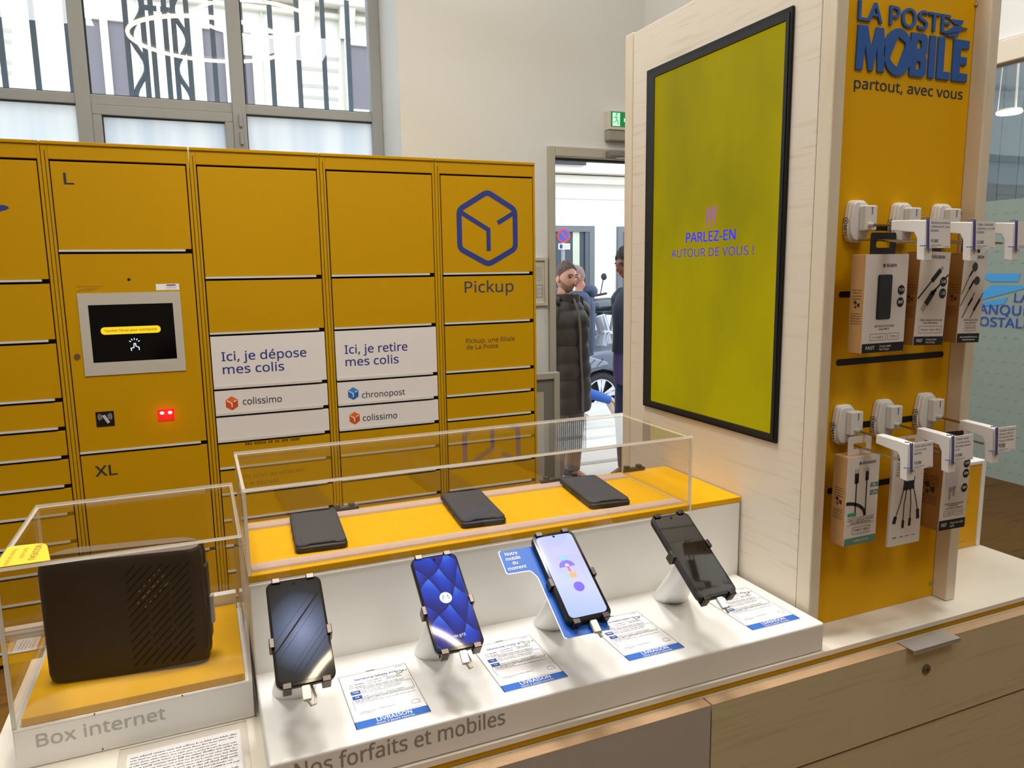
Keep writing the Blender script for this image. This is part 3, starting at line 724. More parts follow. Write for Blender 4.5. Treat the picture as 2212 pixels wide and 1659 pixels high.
box(bm, (a.x, YF-.42, b.z+.88), (b.x, YF-.38, b.z+.94)); box(bm, (a.x, YF-.42, b.z), (b.x, YF-.38, b.z+.04))
part('balcony_railing', bm, mat('black_iron', '23252a', .5), bd)

# no-parking sign
p = onY(1218, 509, 10.9)
rs = thing('road_sign', 'round red and blue no-parking sign above the men', 'road sign', (p.x, 10.9, ZS))
R = 14.5/FPX*onY(1218, 509, 10.9).length
bm = B(); cyl(bm, (p.x, 10.93, ZS+.11), (p.x, 10.93, p.z+R*.6), .03); part('post', bm, mat('sign_post', '8a8d90', .5, .5), rs, smooth=True)
f = XZ(10.9, p.x, p.z); bm = B(); prism(bm, circ(0, 0, R, 32), f, -.01, 0); part('disc', bm, mat('sign_red', 'b5202c', .5), rs)
bm = B(); flat(bm, circ(0, 0, R*.78, 32), f, .002); ink('blue_field', bm, mat('sign_blue', '2b3f9c', .5), rs)
bm = B(); stroke(bm, [(-R*.58, R*.58), (R*.58, -R*.58)], R*.22, f, .003, .004); ink('red_bar', bm, mat('sign_red'), rs)
pl = part('plate', bx((p.x-R*.85, 10.89, p.z-R*1.95), (p.x+R*.95, 10.91, p.z-R*1.12)), PAPER, rs)
bm = B(); g = XZ(10.889, p.x, p.z); rect(bm, g, -R*.75, -R*1.85, -R*.25, -R*1.22, .001); words(bm, g, -R*.15, R*.85, -R*1.5, R*.12, .001, 4); words(bm, g, -R*.15, R*.85, -R*1.75, R*.12, .001, 6); ink('plate_print', bm, NAVY, pl)

# grey car
YC = 8.5
wc = onY(1303, 857, YC); zc0 = ZR+.001
RT = .33; zw = zc0+RT
car = thing('car', 'grey car parked across the street behind the men', 'car', (wc.x+1.3, YC+.85, zc0))
PAINT = mat('grey_car_paint', '4f5564', .25, .3, coat=.6)
X0 = wc.x-.82
def prof(y):                                               # side outline with wheel arches, front towards -x
    pts = [(X0+.05, zc0+.22), (X0, zc0+.42), (X0+.04, zc0+.66), (X0+.25, zc0+.82), (X0+.75, zc0+.93), (X0+2.1, zc0+1.0), (X0+3.9, zc0+.98), (X0+4.15, zc0+.85), (X0+4.2, zc0+.45), (X0+4.1, zc0+.22)]
    for wx in (X0+3.42, wc.x):
        for i in range(9):
            a = math.pi*i/8; pts.append((wx+.37*math.cos(a), zc0+.22+max(0, (.10+.37*math.sin(a)))))
    return pts
bm = B(); prism(bm, prof(0), XZ(YC), 0, -1.72); part('body', bm, PAINT, car, bevel=.035, smooth=True, seg=3)
cab = [(X0+2.05, zc0+.97), (X0+2.5, zc0+1.42), (X0+2.8, zc0+1.5), (X0+3.2, zc0+1.47), (X0+3.9, zc0+1.1), (X0+3.95, zc0+.96)]
bm = B(); prism(bm, cab, XZ(YC+.13), 0, -1.46); part('cabin', bm, PAINT, car, bevel=.05, smooth=True, seg=3)
win_c = [(X0+2.2, zc0+1.02), (X0+2.54, zc0+1.37), (X0+2.8, zc0+1.43), (X0+3.15, zc0+1.40), (X0+3.6, zc0+1.08), (X0+3.6, zc0+1.02)]
bm = B(); prism(bm, win_c, XZ(YC+.125), 0, -.01); part('side_window', bm, DGL, car)
bm = B(); prism(bm, [(X0+.02, zc0+.68), (X0+.25, zc0+.80), (X0+.62, zc0+.875), (X0+.86, zc0+.80), (X0+.9, zc0+.755), (X0+.55, zc0+.70)], XZ(YC-.012), 0, -.05); part('headlight', bm, mat('headlight_lens', '7c828e', .1, .3, coat=1), car, bevel=.01)
bm = B()
for k in range(5): stroke(bm, [(X0+.2+.13*k, zc0+.73+.005*k), (X0+.3+.13*k, zc0+.82+.004*k)], .012, XZ(YC-.0125), .001, .003)
ink('lens_ribs', bm, mat('lens_rib', '3a3f4a', .3), car)
for k, x in enumerate((wc.x, X0+3.42)):
    bm = B(); tube(bm, [V((x+.272*math.cos(t), YC+.10, zw+.272*math.sin(t))) for t in (2*math.pi*i/40 for i in range(40))], .062, 10, True)
    cyl(bm, (x, YC+.12, zw), (x, YC+.2, zw), .27, n=32); wh = part('wheel', bm, mat('tyre_rubber', '17181a', .7), car, smooth=True)
    bm = B(); f = XZ(YC+.055, x, zw)
    torus(bm, (x, YC+.06, zw),   .222, .010, 40, 6, (0, 1, 0)); flat(bm, circ(0, 0, .035, 20), f, .004)
    for j in range(5):
        for s in (-.17, .17):
            a = 2*math.pi*j/5+.3+s; a0 = 2*math.pi*j/5+.3+s*.9
            flat(bm, [(.03*math.cos(a0-.5), .03*math.sin(a0-.5)), (.03*math.cos(a0+.5), .03*math.sin(a0+.5)), (.220*math.cos(a+.14), .220*math.sin(a+.14)), (.220*math.cos(a-.14), .220*math.sin(a-.14))], f, .003)
    part('rim', bm, mat('alloy_rim', 'c9c9cc', .3, .6), wh, label='pale spoked alloy rim')
    bm = B(); prism(bm, circ(x, zw, .375, 28), XZ(YC+.25), 0, -.02); part('arch_liner', bm, BLACK, car)

# motorcycle beyond the car
mp = onY(1318, 690, 10.7); zg_ = ZS+.10; mx0 = mp.x; ym = 10.7
mo = thing('motorcycle', 'dark motorcycle with silver engine parked beyond the grey car', 'motorcycle', (mx0, ym, zg_))
part('kerb', bx((mx0-3, ym-.42, ZR+.0005), (mx0+4, YF-.14, zg_)), mat('kerb_stone', 'aaa6a0', .8), None).update_tag()
kb = bpy.data.objects['kerb']; tag(kb, 'raised pavement kerb under the motorcycle', 'kerb')
for s, nm in ((-.72, 'front'), (.72, 'rear')):
    bm = B(); torus(bm, (mx0+s, ym, zg_+.32), .26, .06, 32, 8, (0, 1, 0)); wh = part('wheel', bm, mat('tyre_rubber'), mo, smooth=True)
    bm = B(); torus(bm, (mx0+s, ym, zg_+.32), .2, .012, 28, 6, (0, 1, 0))
    for j in range(8):
        a = math.pi*j/4; cyl(bm, (mx0+s, ym, zg_+.32), (mx0+s+.2*math.cos(a), ym, zg_+.32+.2*math.sin(a)), .006, n=5)
    cyl(bm, (mx0+s, ym-.05, zg_+.32), (mx0+s, ym+.05, zg_+.32), .035); part('rim', bm, STEEL, wh, smooth=True)
SIL = mat('silver_engine', 'c9ced6', .3, .7)
bm = B(); box(bm, (mx0-.2, ym-.18, zg_+.32), (mx0+.2, ym+.18, zg_+.58)); cyl(bm, (mx0-.12, ym-.02, zg_+.55), (mx0-.22, ym-.02, zg_+.85), .1); cyl(bm, (mx0+.08, ym-.02, zg_+.55), (mx0+.14, ym-.02, zg_+.85), .1); cyl(bm, (mx0, ym-.24, zg_+.46), (mx0, ym+.24, zg_+.46), .13)
part('engine', bm, SIL, mo, bevel=.015, smooth=True)
bm = B(); tube(bm, [(mx0-.2, ym-.2, zg_+.5), (mx0, ym-.22, zg_+.30), (mx0+.4, ym-.22, zg_+.36), (mx0+.9, ym-.22, zg_+.5)], [.03, .03, .045, .05], 10); part('exhaust', bm, SIL, mo, smooth=True)
bm = B(); ell(bm, (mx0-.12, ym, zg_+.98), (.34, .16, .14)); part('tank', bm, mat('dark_tank', '2f343d', .2, .2, coat=.8), mo, smooth=True)
bm = B(); ell(bm, (mx0+.42, ym, zg_+.92), (.36, .14, .07)); ell(bm, (mx0+.72, ym, zg_+1.0), (.12, .11, .09)); part('seat', bm, BLACK, mo, smooth=True)
bm = B(); tube(bm, [(mx0-.72, ym-.1, zg_+.32), (mx0-.42, ym-.1, zg_+1.12)], .03); tube(bm, [(mx0-.72, ym+.1, zg_+.32), (mx0-.42, ym+.1, zg_+1.12)], .03); part('fork', bm, SIL, mo, smooth=True)
bm = B(); tube(bm, [(mx0-.3, ym-.4, zg_+1.2), (mx0-.4, ym-.2, zg_+1.16), (mx0-.42, ym, zg_+1.1), (mx0-.4, ym+.2, zg_+1.16), (mx0-.3, ym+.4, zg_+1.2)], .018); part('handlebar', bm, BLACK, mo, smooth=True)
for s in (-1, 1):
    bm = B(); cyl(bm, (mx0-.36, ym+s*.3, zg_+1.17), (mx0-.34, ym+s*.36, zg_+1.42), .008); ell(bm, (mx0-.34, ym+s*.38, zg_+1.46), (.03, .08, .055)); part('mirror', bm, BLACK, mo, smooth=True)
bm = B(); ell(bm, (mx0-.56, ym, zg_+1.02), (.1, .11, .11)); part('headlamp', bm, mat('lamp_glass', 'dfe3e8', .1), mo, smooth=True)
bm = B(); tube(bm, [(mx0-.45, ym, zg_+1.05), (mx0-.1, ym, zg_+.86), (mx0+.35, ym, zg_+.84), (mx0+.8, ym, zg_+.88)], .025); tube(bm, [(mx0-.42, ym, zg_+1.0), (mx0-.25, ym, zg_+.35), (mx0+.3, ym, zg_+.34), (mx0+.72, ym, zg_+.32)], .025); part('frame', bm, BLACK, mo, smooth=True)
bm = B(); ell(bm, (mx0+.86, ym, zg_+.98), (.03, .05, .03)); part('tail_lamp', bm, mat('tail_red', 'c02030', .3), mo, smooth=True)
# ================================================================ people
SKIN = mat('skin_light', 'c98f74', .55); SKIN2 = mat('skin_tan', 'a8705a', .5); SKIN3 = mat('skin_brown', '7a4632', .5)
def skin_mesh(joints, edges, root, sub=1):
    me = bpy.data.meshes.new('tmp'); ks = list(joints); ix = {k: i for i, k in enumerate(ks)}
    me.from_pydata([joints[k][0] for k in ks], [(ix[a], ix[b]) for a, b in edges], [])
    o = bpy.data.objects.new('tmp', me); C.objects.link(o)
    o.modifiers.new('skin', 'SKIN').use_smooth_shade = True
    for k, v in zip(ks, me.skin_vertices[0].data):
        r = joints[k][1]; v.radius = (r, r) if not hasattr(r, '__len__') else r; v.use_root = (k == root)
    s = o.modifiers.new('sub', 'SUBSURF'); s.levels = sub; s.render_levels = sub
    bpy.context.view_layer.update()
    m2 = bpy.data.meshes.new_from_object(o.evaluated_get(bpy.context.evaluated_depsgraph_get()))
    bm = B(); bm.from_mesh(m2); bpy.data.objects.remove(o); bpy.data.meshes.remove(m2); return bm
def head_into(bm, M, s=1.0):
    """a head with brow, eye sockets, nose, lips, chin and ears; local +y is the face"""
    g = lambda d, w: math.exp(-(d/w)**2)
    nu, nv = 40, 30; R = []
    def pt(u, v):
        x = math.sin(u)*math.sin(v); y = math.cos(u)*math.sin(v); z = math.cos(v)
        X = x*.074; Y = y*.096; Z = z*.118
        if z < 0: X *= 1-.30*(-z)**1.3; Y *= 1-.08*(-z)
        if y > 0:
            zz = z*.118; fr_ = y**2
            Y *= .93
            Y += fr_*(.026*g(x*.074, .013)*g(zz+.022, .016) + .014*g(x*.074, .010)*g(zz-.004, .022)          # nose tip, bridge
                      + .006*g(zz-.030, .012) - .011*(g(x*.074-.032, .016)+g(x*.074+.032, .016))*g(zz-.010, .013)   # brow, sockets
                      + .007*g(x*.074, .024)*g(zz+.056, .010) + .012*g(x*.074, .022)*g(zz+.096, .016)       # lips, chin
                      + .004*(g(x*.074-.045, .02)+g(x*.074+.045, .02))*g(zz+.018, .02))
        else: Y *= 1.04 if z > -.3 else 1.0
        return M @ V((X*s, Y*s, Z*s))
    top = bm.verts.new(pt(0, 1e-4)); bot = bm.verts.new(pt(0, math.pi-1e-4))
    R = [[bm.verts.new(pt(2*math.pi*i/nu, math.pi*j/nv)) for i in range(nu)] for j in range(1, nv)]
    for i in range(nu):
        bm.faces.new((top, R[0][i], R[0][(i+1) % nu])); bm.faces.new((bot, R[-1][(i+1) % nu], R[-1][i]))
        for a, b in zip(R, R[1:]): bm.faces.new((a[i], b[i], b[(i+1) % nu], a[(i+1) % nu]))
    for sx in (-1, 1):
        ell(bm, M @ V((sx*.076*s, -.010*s, -.008*s)), (.010*s, .017*s, .031*s), 10, 8, M.to_3x3())
def face_parts(par, M, hair_m, s=1.0, brows=True, beard=None):
    for sx in (-1, 1):
        bm = B(); ell(bm, M @ V((sx*.031*s, .0755*s, .010*s)), (.0125*s, .0085*s, .0068*s), 12, 8, M.to_3x3())
        part('eye', bm, mat('eye_dark', '2a201c', .2), par, smooth=True, local=True)
    if brows:
        for sx in (-1, 1):
            bm = B(); tube(bm, [M @ V((sx*a*s, b*s, c*s)) for a, b, c in ((.014, .0925, .026), (.032, .0885, .032), (.048, .074, .027))], .0042*s, 6)
            part('eyebrow', bm, hair_m, par, smooth=True, local=True)
    bm = B(); tube(bm, [M @ V((x*s, y*s, -.056*s)) for x, y in ((-.020, .0775), (-.008, .0885), (.008, .0885), (.020, .0775))], .0048*s, 6)
    part('mouth', bm, mat('lip_tone', 'a05a50', .5), par, smooth=True, local=True)
    if beard:
        bm = B(); nu, nv = 28, 8; R = []
        for j in range(nv):
            row = []
            for i in range(nu):
                u = math.radians(-84+168*i/(nu-1)); top_ = math.radians(123-26*min(1, abs(u)/1.4)**2); ph = top_+(math.radians(172)-top_)*j/(nv-1)
                x = math.sin(u)*math.sin(ph); y = math.cos(u)*math.sin(ph); z = math.cos(ph)
                k = 1-.30*abs(min(0, z))**1.3; zz = z*.118; fr_ = y**2
                yy = y*.096*(1-.08*max(0, -z))*.93 + fr_*(.007*math.exp(-((x*.074)/.024)**2)*math.exp(-((zz+.056)/.010)**2)+.012*math.exp(-((x*.074)/.022)**2)*math.exp(-((zz+.096)/.016)**2))
                row.append(bm.verts.new(M @ V((x*.074*k*s*1.012, (yy+.0012)*s, zz*s*1.006))))
            R.append(row)
        for a, b in zip(R, R[1:]):
            for i in range(nu-1): bm.faces.new((a[i], a[i+1], b[i+1], b[i]))
        tube(bm, [M @ V((x*s, y*s, z*s)) for x, y, z in ((-.026, .0765, -.054), (-.014, .0875, -.044), (0, .0915, -.042), (.014, .0875, -.044), (.026, .0765, -.054))], .0048*s, 6)
        part('beard', bm, beard, par, smooth=True, local=True)
def hair_into(bm, M, s=1.0, front=.055, thick=.012, low=-.03, seed=1):
    rnd = random.Random(seed); nu, nv = 36, 14; R = []
    for j in range(nv+1):
        row = []
        for i in range(nu):
            u = 2*math.pi*i/nu; fwdness = max(0, math.cos(u)); lim_z = low*(1-fwdness**.6)+front*fwdness**.6
            side = abs(math.sin(u)); 
            v1 = math.acos(max(-.9, min(.98, lim_z/.118))); v = v1*j/nv
            x = math.sin(u)*math.sin(v); y = math.cos(u)*math.sin(v); z = math.cos(v)
            th = thick*(1-.75*(j/nv)**2)+(.005*math.sin(7*u+5*v)*math.sin(3*u-6*v) if thick > .01 else 0)+rnd.uniform(-.004, .004)*(1 if thick > .01 else .2)
            row.append(bm.verts.new(M @ V((x*(.074+th)*s, (y*(.096*(.95 if y > 0 else 1.04)+th))*s, z*(.118+th)*s))) if j else None)
        R.append(row)
    top = bm.verts.new(M @ V((0, 0, (.118+thick)*s)))
    for i in range(nu):
        bm.faces.new((top, R[1][i], R[1][(i+1) % nu]))
        for a, b in zip(R[1:], R[2:]): bm.faces.new((a[i], b[i], b[(i+1) % nu], a[(i+1) % nu]))
def hand_joints(J, Ed, pre, wrist, d, side, palm):
    """five fingers, slightly curled; d = direction of the hand, side = towards the thumb, palm = palm normal"""
    d, side, palm = V(d).normalized(), V(side).normalized(), V(palm).normalized(); w_ = V(wrist)
    J[pre+'p'] = (w_+d*.055, (.038, .016)); Ed.append((pre+'w', pre+'p'))
    for k, (o, l) in enumerate(((.026, .070), (.009, .078), (-.009, .072), (-.026, .056))):
        a = w_+d*.092+side*o; b = a+d*l*.5+palm*.008; c = b+d*l*.4+palm*.022
        for nm, p, r in (('a', a, .0095), ('b', b, .0085), ('c', c, .0075)): J[f'{pre}{k}{nm}'] = (p, r)
        Ed += [(pre+'p', f'{pre}{k}a'), (f'{pre}{k}a', f'{pre}{k}b'), (f'{pre}{k}b', f'{pre}{k}c')]
    a = w_+d*.035+side*.036+palm*.006; b = a+d*.032+side*.016+palm*.012; c = b+d*.026+palm*.010
    J[pre+'ta'] = (a, .011); J[pre+'tb'] = (b, .0095); J[pre+'tc'] = (c, .008); Ed += [(pre+'p', pre+'ta'), (pre+'ta', pre+'tb'), (pre+'tb', pre+'tc')]
def body_mesh(P, headM, hs=1.0):
    """P: joint positions (local). one continuous figure incl. head and hands"""
    J = {'pelvis': (P['pelvis'], (.135, .10)), 'waist': (P['waist'], (.12, .09)), 'chest': (P['chest'], (.14, .10)), 'neck0': (P['neck0'], .062), 'neck': (P['neck'], .052), 'skull': (P['skull'], .05)}
    Ed = [('pelvis', 'waist'), ('waist', 'chest'), ('chest', 'neck0'), ('neck0', 'neck'), ('neck', 'skull')]
    for s in 'LR':
        for n, r in (('sh', .060), ('el', .042), ('w', .028)): J[s+n] = (P[s+n], r)
        for n, r in (('hip', .085), ('kn', .056), ('an', .030), ('to', .020)): J[s+n] = (P[s+n], r)
        Ed += [('chest', s+'sh'), (s+'sh', s+'el'), (s+'el', s+'w'), ('pelvis', s+'hip'), (s+'hip', s+'kn'), (s+'kn', s+'an'), (s+'an', s+'to')]
        d = V(P[s+'w'])-V(P[s+'el']); hand_joints(J, Ed, s, P[s+'w'], d, (0, 1, .0), (1 if s == 'L' else -1, 0, 0))
    bm = skin_mesh(J, Ed, 'pelvis'); head_into(bm, headM, hs); return bm
def oval(c, a, b, n=28, ang=0, z=None):
    out = []
    for i in range(n):
        t = 2*math.pi*i/n; x = a*math.cos(t); y = b*math.sin(t); k = 1/(abs(math.cos(t))**3+abs(math.sin(t))**3)**(1/3)*.93
        out.append(V(c)+V((x*k, y*k, 0)))
    return out
def quilt(prof, step=.075, amp=.012, n=28):
    """rings through (z, cx, cy, a, b) rows with padded rolls between the seams"""
    z0, z1 = prof[0][0], prof[-1][0]; rings = []; m = int(abs(z1-z0)/.0125)
    for i in range(m+1):
        z = z0+(z1-z0)*i/m
        for p, q in zip(prof, prof[1:]):
            if min(p[0], q[0])-1e-6 <= z <= max(p[0], q[0])+1e-6: break
        s = (z-p[0])/(q[0]-p[0]); v = [a+(b-a)*s for a, b in zip(p, q)]
        puff = amp*(abs(math.sin(math.pi*(z-z0)/step))**.6-.6)
        rings.append(oval((v[1], v[2], z), v[3]+puff, v[4]+puff, n))
    return rings
def sleeve(bm, pts, r, step=.07, amp=.010, n=14):
    pts = [V(p) for p in pts]; out = []; rad = []; acc = 0
    for i, (p, q) in enumerate(zip(pts, pts[1:])):
        m = max(2, int((q-p).length/.0125))
        for k in range(m):
            s = k/m; out.append(p.lerp(q, s)); rr_ = r[i]+(r[i+1]-r[i])*s; rad.append(rr_+amp*(abs(math.sin(math.pi*(acc+s*(q-p).length)/step))**.6-.6))
        acc += (q-p).length
    out.append(pts[-1]); rad.append(r[-1]); tube(bm, out, rad, n)
def leg_cloth(bm, P, s, r=(.10, .075, .062), end=.02):
    a, k, n = V(P[s+'hip']), V(P[s+'kn']), V(P[s+'an']); e = n.lerp(k, end)
    tube(bm, [a+V((0, 0, .06)), a, a.lerp(k, .5), k, k.lerp(e, .5), e], [r[0]*.95, r[0], (r[0]+r[1])/2, r[1], (r[1]+r[2])/2, r[2]], 16)
def shoe(P, s, d=None):
    an, to = V(P[s+'an']), V(P[s+'to']); f = (to-an); fh = V((f.x, f.y, f.z)).normalized(); upv = V((0, 0, 1)) if abs(fh.z) < .8 else V((0, -1, 0))
    side = fh.cross(upv).normalized(); u_ = side.cross(fh)
    bm = B(); rings = []
    for t, w_, h in ((-.09, .02, .03), (-.08, .036, .06), (-.02, .040, .085), (.05, .042, .065), (.12, .047, .045), (.17, .042, .035), (.195, .02, .02)):
        c = an+fh*t-u_*.055
        rings.append([c+side*w_*math.cos(q)+u_*(h*max(0, math.sin(q)) - .012*(math.sin(q) < -.01)) for q in (2*math.pi*i/16 for i in range(16))])
    loft(bm, rings); return bm
def stand(h=1.78, stance=.10):
    k = h/1.78
    P = {'pelvis': (0, 0, .95), 'waist': (0, .01, 1.10), 'chest': (0, 0, 1.32), 'neck0': (0, -.01, 1.47), 'neck': (0, .0, 1.545), 'skull': (0, .015, 1.62)}
    for s, x in (('L', -1), ('R', 1)):
        P.update({s+'sh': (x*.185, -.01, 1.41), s+'el': (x*.235, -.03, 1.12), s+'w': (x*.235, .06, .88), s+'hip': (x*stance, 0, .90), s+'kn': (x*stance*1.1, .03, .50), s+'an': (x*stance*1.15, 0, .085), s+'to': (x*stance*1.3, .14, .03)})
    return {a: V(b)*k for a, b in P.items()}
def RZ(d): return Matrix.Rotation(math.radians(d), 4, 'Z')
def RX(d): return Matrix.Rotation(math.radians(d), 4, 'X')
def RY(d): return Matrix.Rotation(math.radians(d), 4, 'Y')

# ---- bearded man in the long padded coat
c = onY(1217, 600, 5.15); M1 = T((c.x, 5.15, ZS)) @ RZ(207)
sc1 = (onY(1217, 566, 5.15).z-ZS)/1.785
m1 = thing('person', 'bearded man in long dark brown padded coat standing in the street doorway', 'person', M=M1)
P = stand(1.78*sc1)
for s_, x_ in (('L', -1), ('R', 1)): P[s_+'el'] = V((x_*.275, -.05, 1.13))*sc1; P[s_+'w'] = V((x_*.200, .01, .93))*sc1
hM = T((0, .03*sc1, 1.66*sc1)) @ RZ(-14) @ RX(-3)
part('body', body_mesh(P, hM, sc1), SKIN, m1, smooth=True, local=True)
HAIR = mat('brown_hair', '5e4a40', .75, noise=.6, nscale=60, bump=.9, bscale=160)
bm = B(); hair_into(bm, hM, sc1, .080, .017, .004); part('hair', bm, HAIR, m1, smooth=True, local=True)
face_parts(m1, hM, mat('brow_hair', '38281f', .8), sc1, True, mat('stubble', '946a58', .8))
COAT = mat('brown_quilted_coat', '33251a', .6, noise=.25, nscale=25)
bm = B(); k = sc1
loft(bm, quilt([(.60*k, 0, .01, .215, .185), (.95*k, 0, .01, .215, .18), (1.12*k, 0, .01, .20, .165), (1.32*k, 0, 0, .225, .165), (1.42*k, 0, -.005, .205, .135), (1.485*k, 0, 0, .12, .105)], .135*k, .016))
part('coat', bm, COAT, m1, smooth=True, local=True)
for s, x in (('L', -1), ('R', 1)):
    bm = B(); sh, el_, wr = P[s+'sh'], P[s+'el'], P[s+'w']
    sleeve(bm, [sh+V((-x*.03, 0, .01)), sh+V((x*.03, 0, -.03)), el_, wr+V((0, -.0, .03))], [.095, .10, .085, .068], .11, .012)
    part('sleeve', bm, COAT, m1, smooth=True, local=True)
    bm = B(); d = (wr-el_).normalized(); tube(bm, [wr-d*.05, wr-d*.005, wr+d*.012], [.072, .074, .066], 14); part('cuff', bm, mat('coat_lining', '8d7a6c', .7), m1, smooth=True, local=True)
bm = B()                                                            # stand-up collar and hood
loft(bm, [oval((0, .005, 1.47*k), .125, .115), oval((0, .01, 1.51*k), .115, .115), oval((0, .01, 1.535*k), .112, .118), oval((0, .01, 1.54*k), .098, .104), oval((0, .01, 1.51*k), .09, .09)], False)
part('collar', bm, COAT, m1, smooth=True, local=True)
bm = B(); tube(bm, [(-.13*k, .06, 1.485*k), (-.185*k, -.02, 1.475*k), (-.12*k, -.13, 1.50*k), (0, -.16, 1.50*k), (.12*k, -.13, 1.50*k), (.185*k, -.02, 1.475*k), (.13*k, .06, 1.485*k)], [.035, .062, .078, .085, .078, .062, .035], 12); part('hood', bm, COAT, m1, smooth=True, local=True)
bm = B(); tube(bm, [(.03, .115, 1.50*k), (.035, .165, 1.40*k), (.035, .183, 1.25*k), (.03, .183, 1.05*k), (.035, .203, .8*k), (.04, .207, .62*k)], .010, 8); part('zip_strip', bm, mat('zip_tape', '5d5046', .5), m1, smooth=True, local=True)
TRO = mat('brown_trousers', '7a6a60', .8)
for s in 'LR':
    bm = B(); leg_cloth(bm, P, s); part('trouser_leg', bm, TRO, m1, smooth=True, local=True)
    part('shoe', shoe(P, s), mat('dark_shoe', '3a322e', .5), m1, smooth=True, local=True)

# ---- balding man in blue jacket walking away to the left, one foot lifted behind
c2 = onY(1258, 590, 7.0); M2_ = T((c2.x-.02, 7.0, ZS)) @ RZ(62)
k = (onY(1250, 569, 7.0).z-ZS)/1.785
m2 = thing('person', 'bald man in blue hooded jacket and jeans striding behind the bearded man', 'person', M=M2_)
P = stand(1.78*k)
P['Lkn'] = V((-.12, .10, .50))*k; P['Lan'] = V((-.12, .13, .085))*k; P['Lto'] = V((-.12, .27, .03))*k
P['Rkn'] = V((.11, .02, .50))*k
inv = M2_.inverted(); kn = inv @ onY(1262, 846, 7.0); an = inv @ onY(1322, 866, 7.0)
P['Lkn'], P['Lan'], P['Lto'] = kn, an, an+(an-kn).normalized()*.06+V((0, -.02, -.11))
P['Lhip'] = P['Lhip']
hM = T((0, .05*k, 1.65*k)) @ RZ(18) @ RX(-8)
part('body', body_mesh(P, hM, k), SKIN2, m2, smooth=True, local=True); face_parts(m2, hM, mat('brow_hair'), k)
bm = B(); hair_into(bm, hM, k, .085, .003, -.03, 3); part('hair', bm, mat('cropped_hair', '7d6258', .7), m2, smooth=True, local=True)
JK = mat('blue_jacket', '24344e', .7, noise=.2, nscale=14); JKD = mat('dark_blue_rib', '27364f', .8)
bm = B(); loft(bm, [oval((0, 0, z*k), a, b) for z, a, b in ((.86, .18, .15), (.9, .195, .165), (1.1, .20, .165), (1.32, .215, .165), (1.42, .19, .13), (1.49, .10, .09))]); part('jacket', bm, JK, m2, smooth=True, local=True)
bm = B(); loft(bm, [oval((0, 0, z*k), a, b) for z, a, b in ((.80, .178, .148), (.865, .186, .155))]); part('hem_band', bm, JKD, m2, smooth=True, local=True)
for s, x in (('L', -1), ('R', 1)):
    bm = B(); sh, el_, wr = P[s+'sh'], P[s+'el'], P[s+'w']; sleeve(bm, [sh+V((-x*.04, 0, .01)), sh+V((x*.02, 0, -.03)), el_, wr], [.085, .085, .072, .056], .12, .004); part('sleeve', bm, JK, m2, smooth=True, local=True)
    bm = B(); d = (wr-el_).normalized(); tube(bm, [wr-d*.06, wr+d*.012], [.06, .054], 14); part('cuff', bm, JKD, m2, smooth=True, local=True)
bm = B(); ell(bm, (0, -.10*k, 1.485*k), (.135*k, .085*k, .075*k), 20, 12); part('hood', bm, JK, m2, smooth=True, local=True)
JEAN = mat('blue_jeans', '2a58a4', .8)
for s in 'LR':
    bm = B(); leg_cloth(bm, P, s, (.09, .066, .046), .10); part('trouser_leg', bm, JEAN, m2, smooth=True, local=True)
    part('shoe', shoe(P, s), mat('pale_shoe', 'b9a69b', .6), m2, smooth=True, local=True)

# ---- dark-haired man at the right edge of the doorway
c3_ = onY(1352, 565, 4.95); M3 = T((c3_.x+.10, 4.95, ZS)) @ RZ(98)
k = (onY(1345, 527, 4.95).z-ZS)/1.80
m3 = thing('person', 'dark-haired man in navy jacket half hidden behind the wooden display tower', 'person', M=M3)
P = stand(1.78*k)
for s_, x_ in (('L', -1), ('R', 1)): P[s_+'el'] = V((x_*.215, -.09, 1.13))*k; P[s_+'w'] = V((x_*.13, .0, .96))*k
hM = T((0, .09*k, 1.65*k)) @ RX(-12)
part('body', body_mesh(P, hM, k), SKIN3, m3, smooth=True, local=True); face_parts(m3, hM, mat('black_hair', '15110f', .7, noise=.3, nscale=80), k)
bm = B(); hair_into(bm, hM, k, .062, .022, -.05, 5); part('hair', bm, mat('black_hair'), m3, smooth=True, local=True)
NJ = mat('navy_jacket', '161c2e', .7)
bm = B(); loft(bm, [oval((0, 0, z*k), a, b) for z, a, b in ((1.0, .20, .17), (1.1, .195, .16), (1.32, .215, .16), (1.42, .19, .125), (1.49, .10, .085))]); part('jacket', bm, NJ, m3, smooth=True, local=True)
bm = B(); loft(bm, [oval((0, .0, z*k), a, b) for z, a, b in ((.76, .19, .15), (.9, .195, .16), (1.02, .19, .155))]); part('jumper', bm, mat('purple_jumper', '4c3c66', .8), m3, smooth=True, local=True)
for s, x in (('L', -1), ('R', 1)):
    bm = B(); sh, el_, wr = P[s+'sh'], P[s+'el'], P[s+'w']; sleeve(bm, [sh+V((-x*.04, 0, .01)), sh+V((x*.02, 0, -.03)), el_, wr], [.08, .078, .06, .045], .12, .003); part('sleeve', bm, NJ, m3, smooth=True, local=True)
    bm = B(); leg_cloth(bm, P, s, (.095, .07, .06)); part('trouser_leg', bm, mat('dark_blue_trousers', '2a3150', .8), m3, smooth=True, local=True)
    part('shoe', shoe(P, s), mat('dark_shoe'), m3, smooth=True, local=True)
